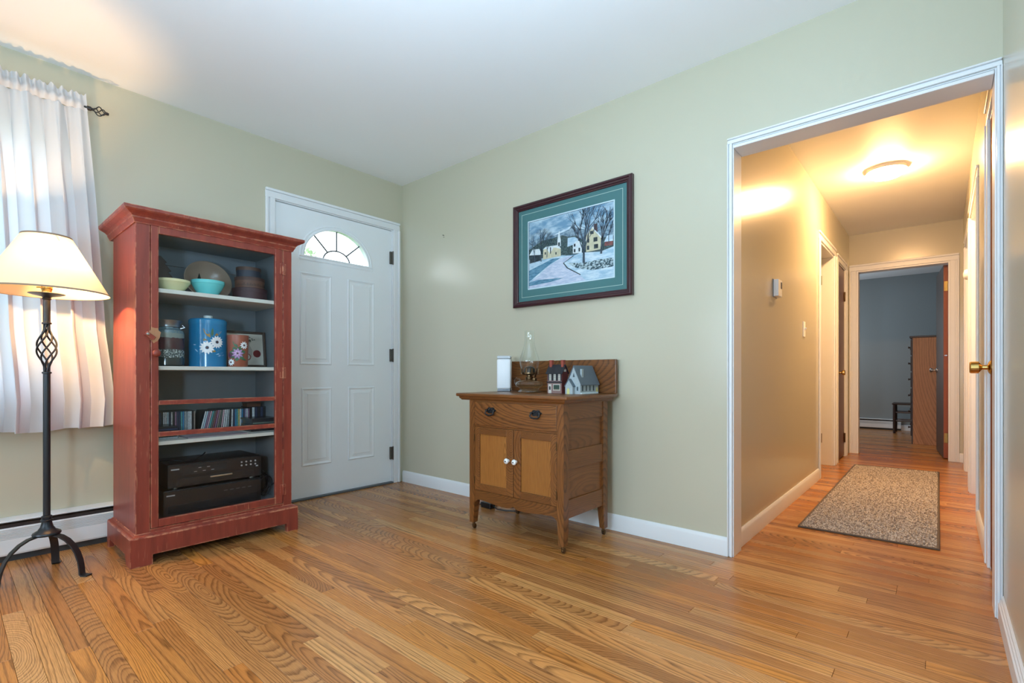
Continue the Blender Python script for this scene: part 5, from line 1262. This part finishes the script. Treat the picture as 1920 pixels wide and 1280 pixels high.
# ------------------------------------------------------------------ hallway fittings
th = thing('thermostat', 'white wall thermostat on the left hallway wall', 'thermostat', (2.59, 0.895, 1.36))
pbox('body', M['whiteplastic'], th, 2.5905, 2.622, 0.850, 0.942, 1.362, 1.466, 0.004)
pbox('back_plate', M['greyplastic'], th, 2.59, 2.595, 0.846, 0.946, 1.358, 1.470, 0.002)
pbox('display', plain('lcd_dark', (0.05, 0.05, 0.055), 0.15), th, 2.6215, 2.6228, 0.905, 0.935, 1.412, 1.452)
ls = thing('light_switch', 'white light switch plate near the left hallway doorway', 'light switch', (2.59, 1.757, 1.16))
pbox('plate', M['whiteplastic'], ls, 2.590, 2.596, 1.722, 1.792, 1.164, 1.280, 0.002)
b = MB(); b.hexa([(2.596, 1.751, 1.212), (2.596, 1.763, 1.212), (2.596, 1.763, 1.232), (2.596, 1.751, 1.232)], [(2.610, 1.753, 1.226), (2.610, 1.761, 1.226), (2.608, 1.761, 1.234), (2.608, 1.753, 1.234)]); b.emit('toggle', M['whiteplastic'], ls)
cl = thing('ceiling_light', 'round lit flush-mount light on the hallway ceiling', 'ceiling light', (3.06, 2.18, H))
lc = (3.06, 2.18, 0)
b = MB(); b.lathe([(0.118, H), (0.122, H - 0.004), (0.122, H - 0.014), (0.126, H - 0.017), (0.126, H - 0.026), (0.119, H - 0.028)], lc, 48); b.emit('base_ring', plain('light_base_white', (0.75, 0.74, 0.72), 0.35), cl, smooth=40)
b = MB(); b.lathe([(0.121, H - 0.026), (0.119, H - 0.036), (0.108, H - 0.052), (0.085, H - 0.066), (0.050, H - 0.075), (0.006, H - 0.078)], lc, 48); b.emit('diffuser', glow('diffuser_glow', (1.0, 0.56, 0.24), 325.0), cl, smooth=60)
sd = thing('door_chime', 'round white wall device on the far right hallway wall', 'detector', (3.54, 2.70, 1.65))
b = MB(); b.lathe([(0.040, 3.54), (0.040, 3.522), (0.034, 3.508), (0.012, 3.502)], (0, 2.70, 1.655), 28, 0, 'x'); b.emit('body', M['whiteplastic'], sd, smooth=40)
b = MB(); b.lathe([(0.042, 3.54), (0.042, 3.534)], (0, 2.70, 1.650), 28, 0, 'x'); b.emit('back_plate', M['greyplastic'], sd)

# ------------------------------------------------------------------ hallway rug
rug = thing('rug', 'speckled grey-beige runner rug on the hallway floor', 'rug', (3.055, 2.05, 0))
RC = [(2.752, 0.745), (3.362, 0.768), (3.356, 3.345), (2.742, 3.300)]
cxr, cyr = 3.053, 2.04
def inset(p, d): v = Vector((cxr - p[0], cyr - p[1])); return (p[0] + math.copysign(d, v.x), p[1] + math.copysign(d, v.y))
b = MB(); b.hexa([(*p, 0.0003) for p in RC], [(*p, 0.006) for p in RC]); b.emit('backing', plain('rug_backing', S(120, 106, 92), 0.9), rug)
edge = plain('rug_binding', S(96, 84, 74), 0.85)
b = MB(); pr_ = [(math.cos(2 * PI * k / 8) * 0.007, math.sin(2 * PI * k / 8) * 0.005 + 0.0053) for k in range(8)]
pth = []
for i, p in enumerate(RC):
    a = Vector(RC[i - 1]); c = Vector(RC[(i + 1) % 4]); pv = Vector(p); n = ((pv - a).normalized() - (c - pv).normalized()).normalized() * 1.35
    pth.append(((*p, 0), (n.x, n.y, 0), (0, 0, 1)))
b.sweep(pth, pr_, closed=True); b.emit('binding', edge, rug, smooth=60)
rp = random.Random(4); verts, faces, cols = [], [], []
def bil(s, t): 
    a = Vector(RC[0]).lerp(Vector(RC[1]), s); c = Vector(RC[3]).lerp(Vector(RC[2]), s); return a.lerp(c, t)
TC = [(0.62, 0.56, 0.49), (0.50, 0.44, 0.38), (0.36, 0.31, 0.27), (0.70, 0.65, 0.58), (0.22, 0.19, 0.17), (0.56, 0.47, 0.37)]
NXR, NYR = 66, 270
for i in range(NXR):
    for j in range(NYR):
        s = (i + rp.uniform(0.1, 0.9)) / NXR; t = (j + rp.uniform(0.1, 0.9)) / NYR
        p = bil(0.008 + 0.984 * s, 0.002 + 0.996 * t); a = rp.uniform(0, PI); r = rp.uniform(0.0045, 0.0068); h = rp.uniform(0.0085, 0.0135)
        lx, ly = rp.uniform(-0.004, 0.004), rp.uniform(-0.004, 0.004); k = len(verts)
        for q in range(4):
            aa = a + q * PI / 2; verts.append((p.x + r * math.cos(aa), p.y + r * math.sin(aa), 0.0055))
        verts.append((p.x + lx, p.y + ly, h))
        c = rp.choice(TC)
        for q in range(4): faces.append((k + q, k + (q + 1) % 4, k + 4)); cols.append(c)
me = bpy.data.meshes.new('pile'); off = WLOC[rug]
me.from_pydata([(x - off.x, y - off.y, z) for x, y, z in verts], [], faces)
at = me.attributes.new('tuft', 'FLOAT_COLOR', 'FACE')
flat = []
for c in cols: flat += [*c, 1.0]
at.data.foreach_set('color', flat)
t = NT('rug_pile'); an = t.n('Attribute', attribute_name='tuft'); t.bsdf(t.mix(t.noise(t.pos(), 40, 2), an.outputs['Color'], t.mix(0.25, an.outputs['Color'], (0.3, 0.26, 0.22))), 0.95, 0.05)
me.materials.append(t.mat)
po_ = bpy.data.objects.new('pile', me); COL.objects.link(po_); po_.parent = rug; po_['kind'] = 'stuff'; WLOC[po_] = off

# ------------------------------------------------------------------ bedroom
cs = thing('chest_of_drawers', 'tall oak-sided chest with dark drawer fronts in the bedroom', 'chest of drawers', (3.32, 5.95, 0))
KX, KY0, KY1, KZ = 3.092, 5.568, 6.38, 1.345
pbox('side_panel', M['chestside'], cs, KX + 0.012, 3.55, KY0, KY0 + 0.02, 0.0, KZ, 0.001)
pbox('side_panel', M['chestside'], cs, KX + 0.012, 3.55, KY1 - 0.02, KY1, 0.0, KZ, 0.001)
pbox('back_panel', M['darkwood'], cs, 3.54, 3.55, KY0 + 0.02, KY1 - 0.02, 0.0, KZ)
pbox('front_frame', M['darkwood'], cs, KX, KX + 0.0119, KY0, KY1, 0.0, KZ, 0.001)
pbox('top', M['darkwood'], cs, KX - 0.022, 3.56, KY0 - 0.006, KY1 + 0.01, KZ, KZ + 0.024, 0.005)
for i in range(6):
    z0 = 0.10 + i * 0.206
    d = pbox('drawer', M['darkwood'], cs, KX - 0.012, KX, KY0 + 0.02, KY1 - 0.02, z0, z0 + 0.190, 0.004)
    for yy in (KY0 + 0.16, KY1 - 0.16):
        b = MB(); b.lathe([(0.008, 0), (0.007, -0.014), (0.014, -0.020), (0.013, -0.028), (0.004, -0.030)], (KX - 0.012, yy, z0 + 0.10), 14, 0, 'x'); b.emit('knob', M['darkwood'], d, smooth=50)
sc_ = thing('stool', 'small dark wooden stool with rungs beside the bedroom chest', 'stool', (3.02, 7.02, 0))
for sx in (2.845, 3.20):
    for sy in (6.86, 7.19):
        b = MB(); b.lathe([(0.015, 0.0), (0.018, 0.10), (0.018, 0.36), (0.016, 0.43)], (sx, sy, 0), 12); b.emit('leg', M['darkwood'], sc_, smooth=50)
for z in (0.19, 0.315):
    for a, c in (((2.845, 6.86), (3.20, 6.86)), ((2.845, 7.19), (3.20, 7.19)), ((2.845, 6.86), (2.845, 7.19)), ((3.20, 6.86), (3.20, 7.19))):
        b = MB(); b.tube([(*a, z), (*c, z)], 0.010, 8); b.emit('rung', plain('rung_wood', S(92, 84, 84), 0.3) if 'rung_wood' not in bpy.data.materials else bpy.data.materials['rung_wood'], sc_, smooth=60)
b = MB(); b.box(2.815, 3.23, 6.83, 7.22, 0.43, 0.452, 0, 0.010, 3); b.emit('seat', M['darkwood'], sc_, smooth=40)

# ------------------------------------------------------------------ outside, glimpsed through the fanlight
leafm = plain('outdoor_leaves', S(164, 186, 150), 0.7, scale=3, var=0.3); barkm = plain('outdoor_bark', S(110, 96, 84), 0.9)
ro = random.Random(9)
for i, (tx, ty, th_, tr, lab) in enumerate(((-11.0, 1.2, 4.6, 1.7, 'leafy tree outside, seen right in the front door fanlight'), (-16.0, 5.6, 6.0, 2.2, 'taller leafy tree farther off beyond the front door'), (-9.0, -2.4, 4.2, 1.4, 'small leafy tree outside, seen left in the fanlight'))):
    tr_ = thing('tree', lab, 'tree', (tx, ty, -0.3))
    b = MB(); b.tube([(tx, ty, -0.3), (tx + 0.1, ty, 1.5), (tx, ty + 0.1, th_ * 0.7)], [0.16, 0.12, 0.06], 10); b.emit('trunk', barkm, tr_, smooth=60)
    b = MB()
    for k in range(1400):
        v = Vector((ro.gauss(0, 1), ro.gauss(0, 1), ro.gauss(0, 1))).normalized() * tr * ro.uniform(0.45, 1.0) ** 0.5
        c = Vector((tx, ty, th_ * 0.72)) + Vector((v.x, v.y, v.z * 1.1)); u = Vector((ro.uniform(-1, 1), ro.uniform(-1, 1), ro.uniform(-1, 1))).normalized(); w = u.orthogonal().normalized(); s = ro.uniform(0.08, 0.16)
        b.face([c - u * s, c + w * s * 0.5, c + u * s, c - w * s * 0.5])
    cr_ = b.emit('crown', leafm, tr_); cr_['kind'] = 'stuff'
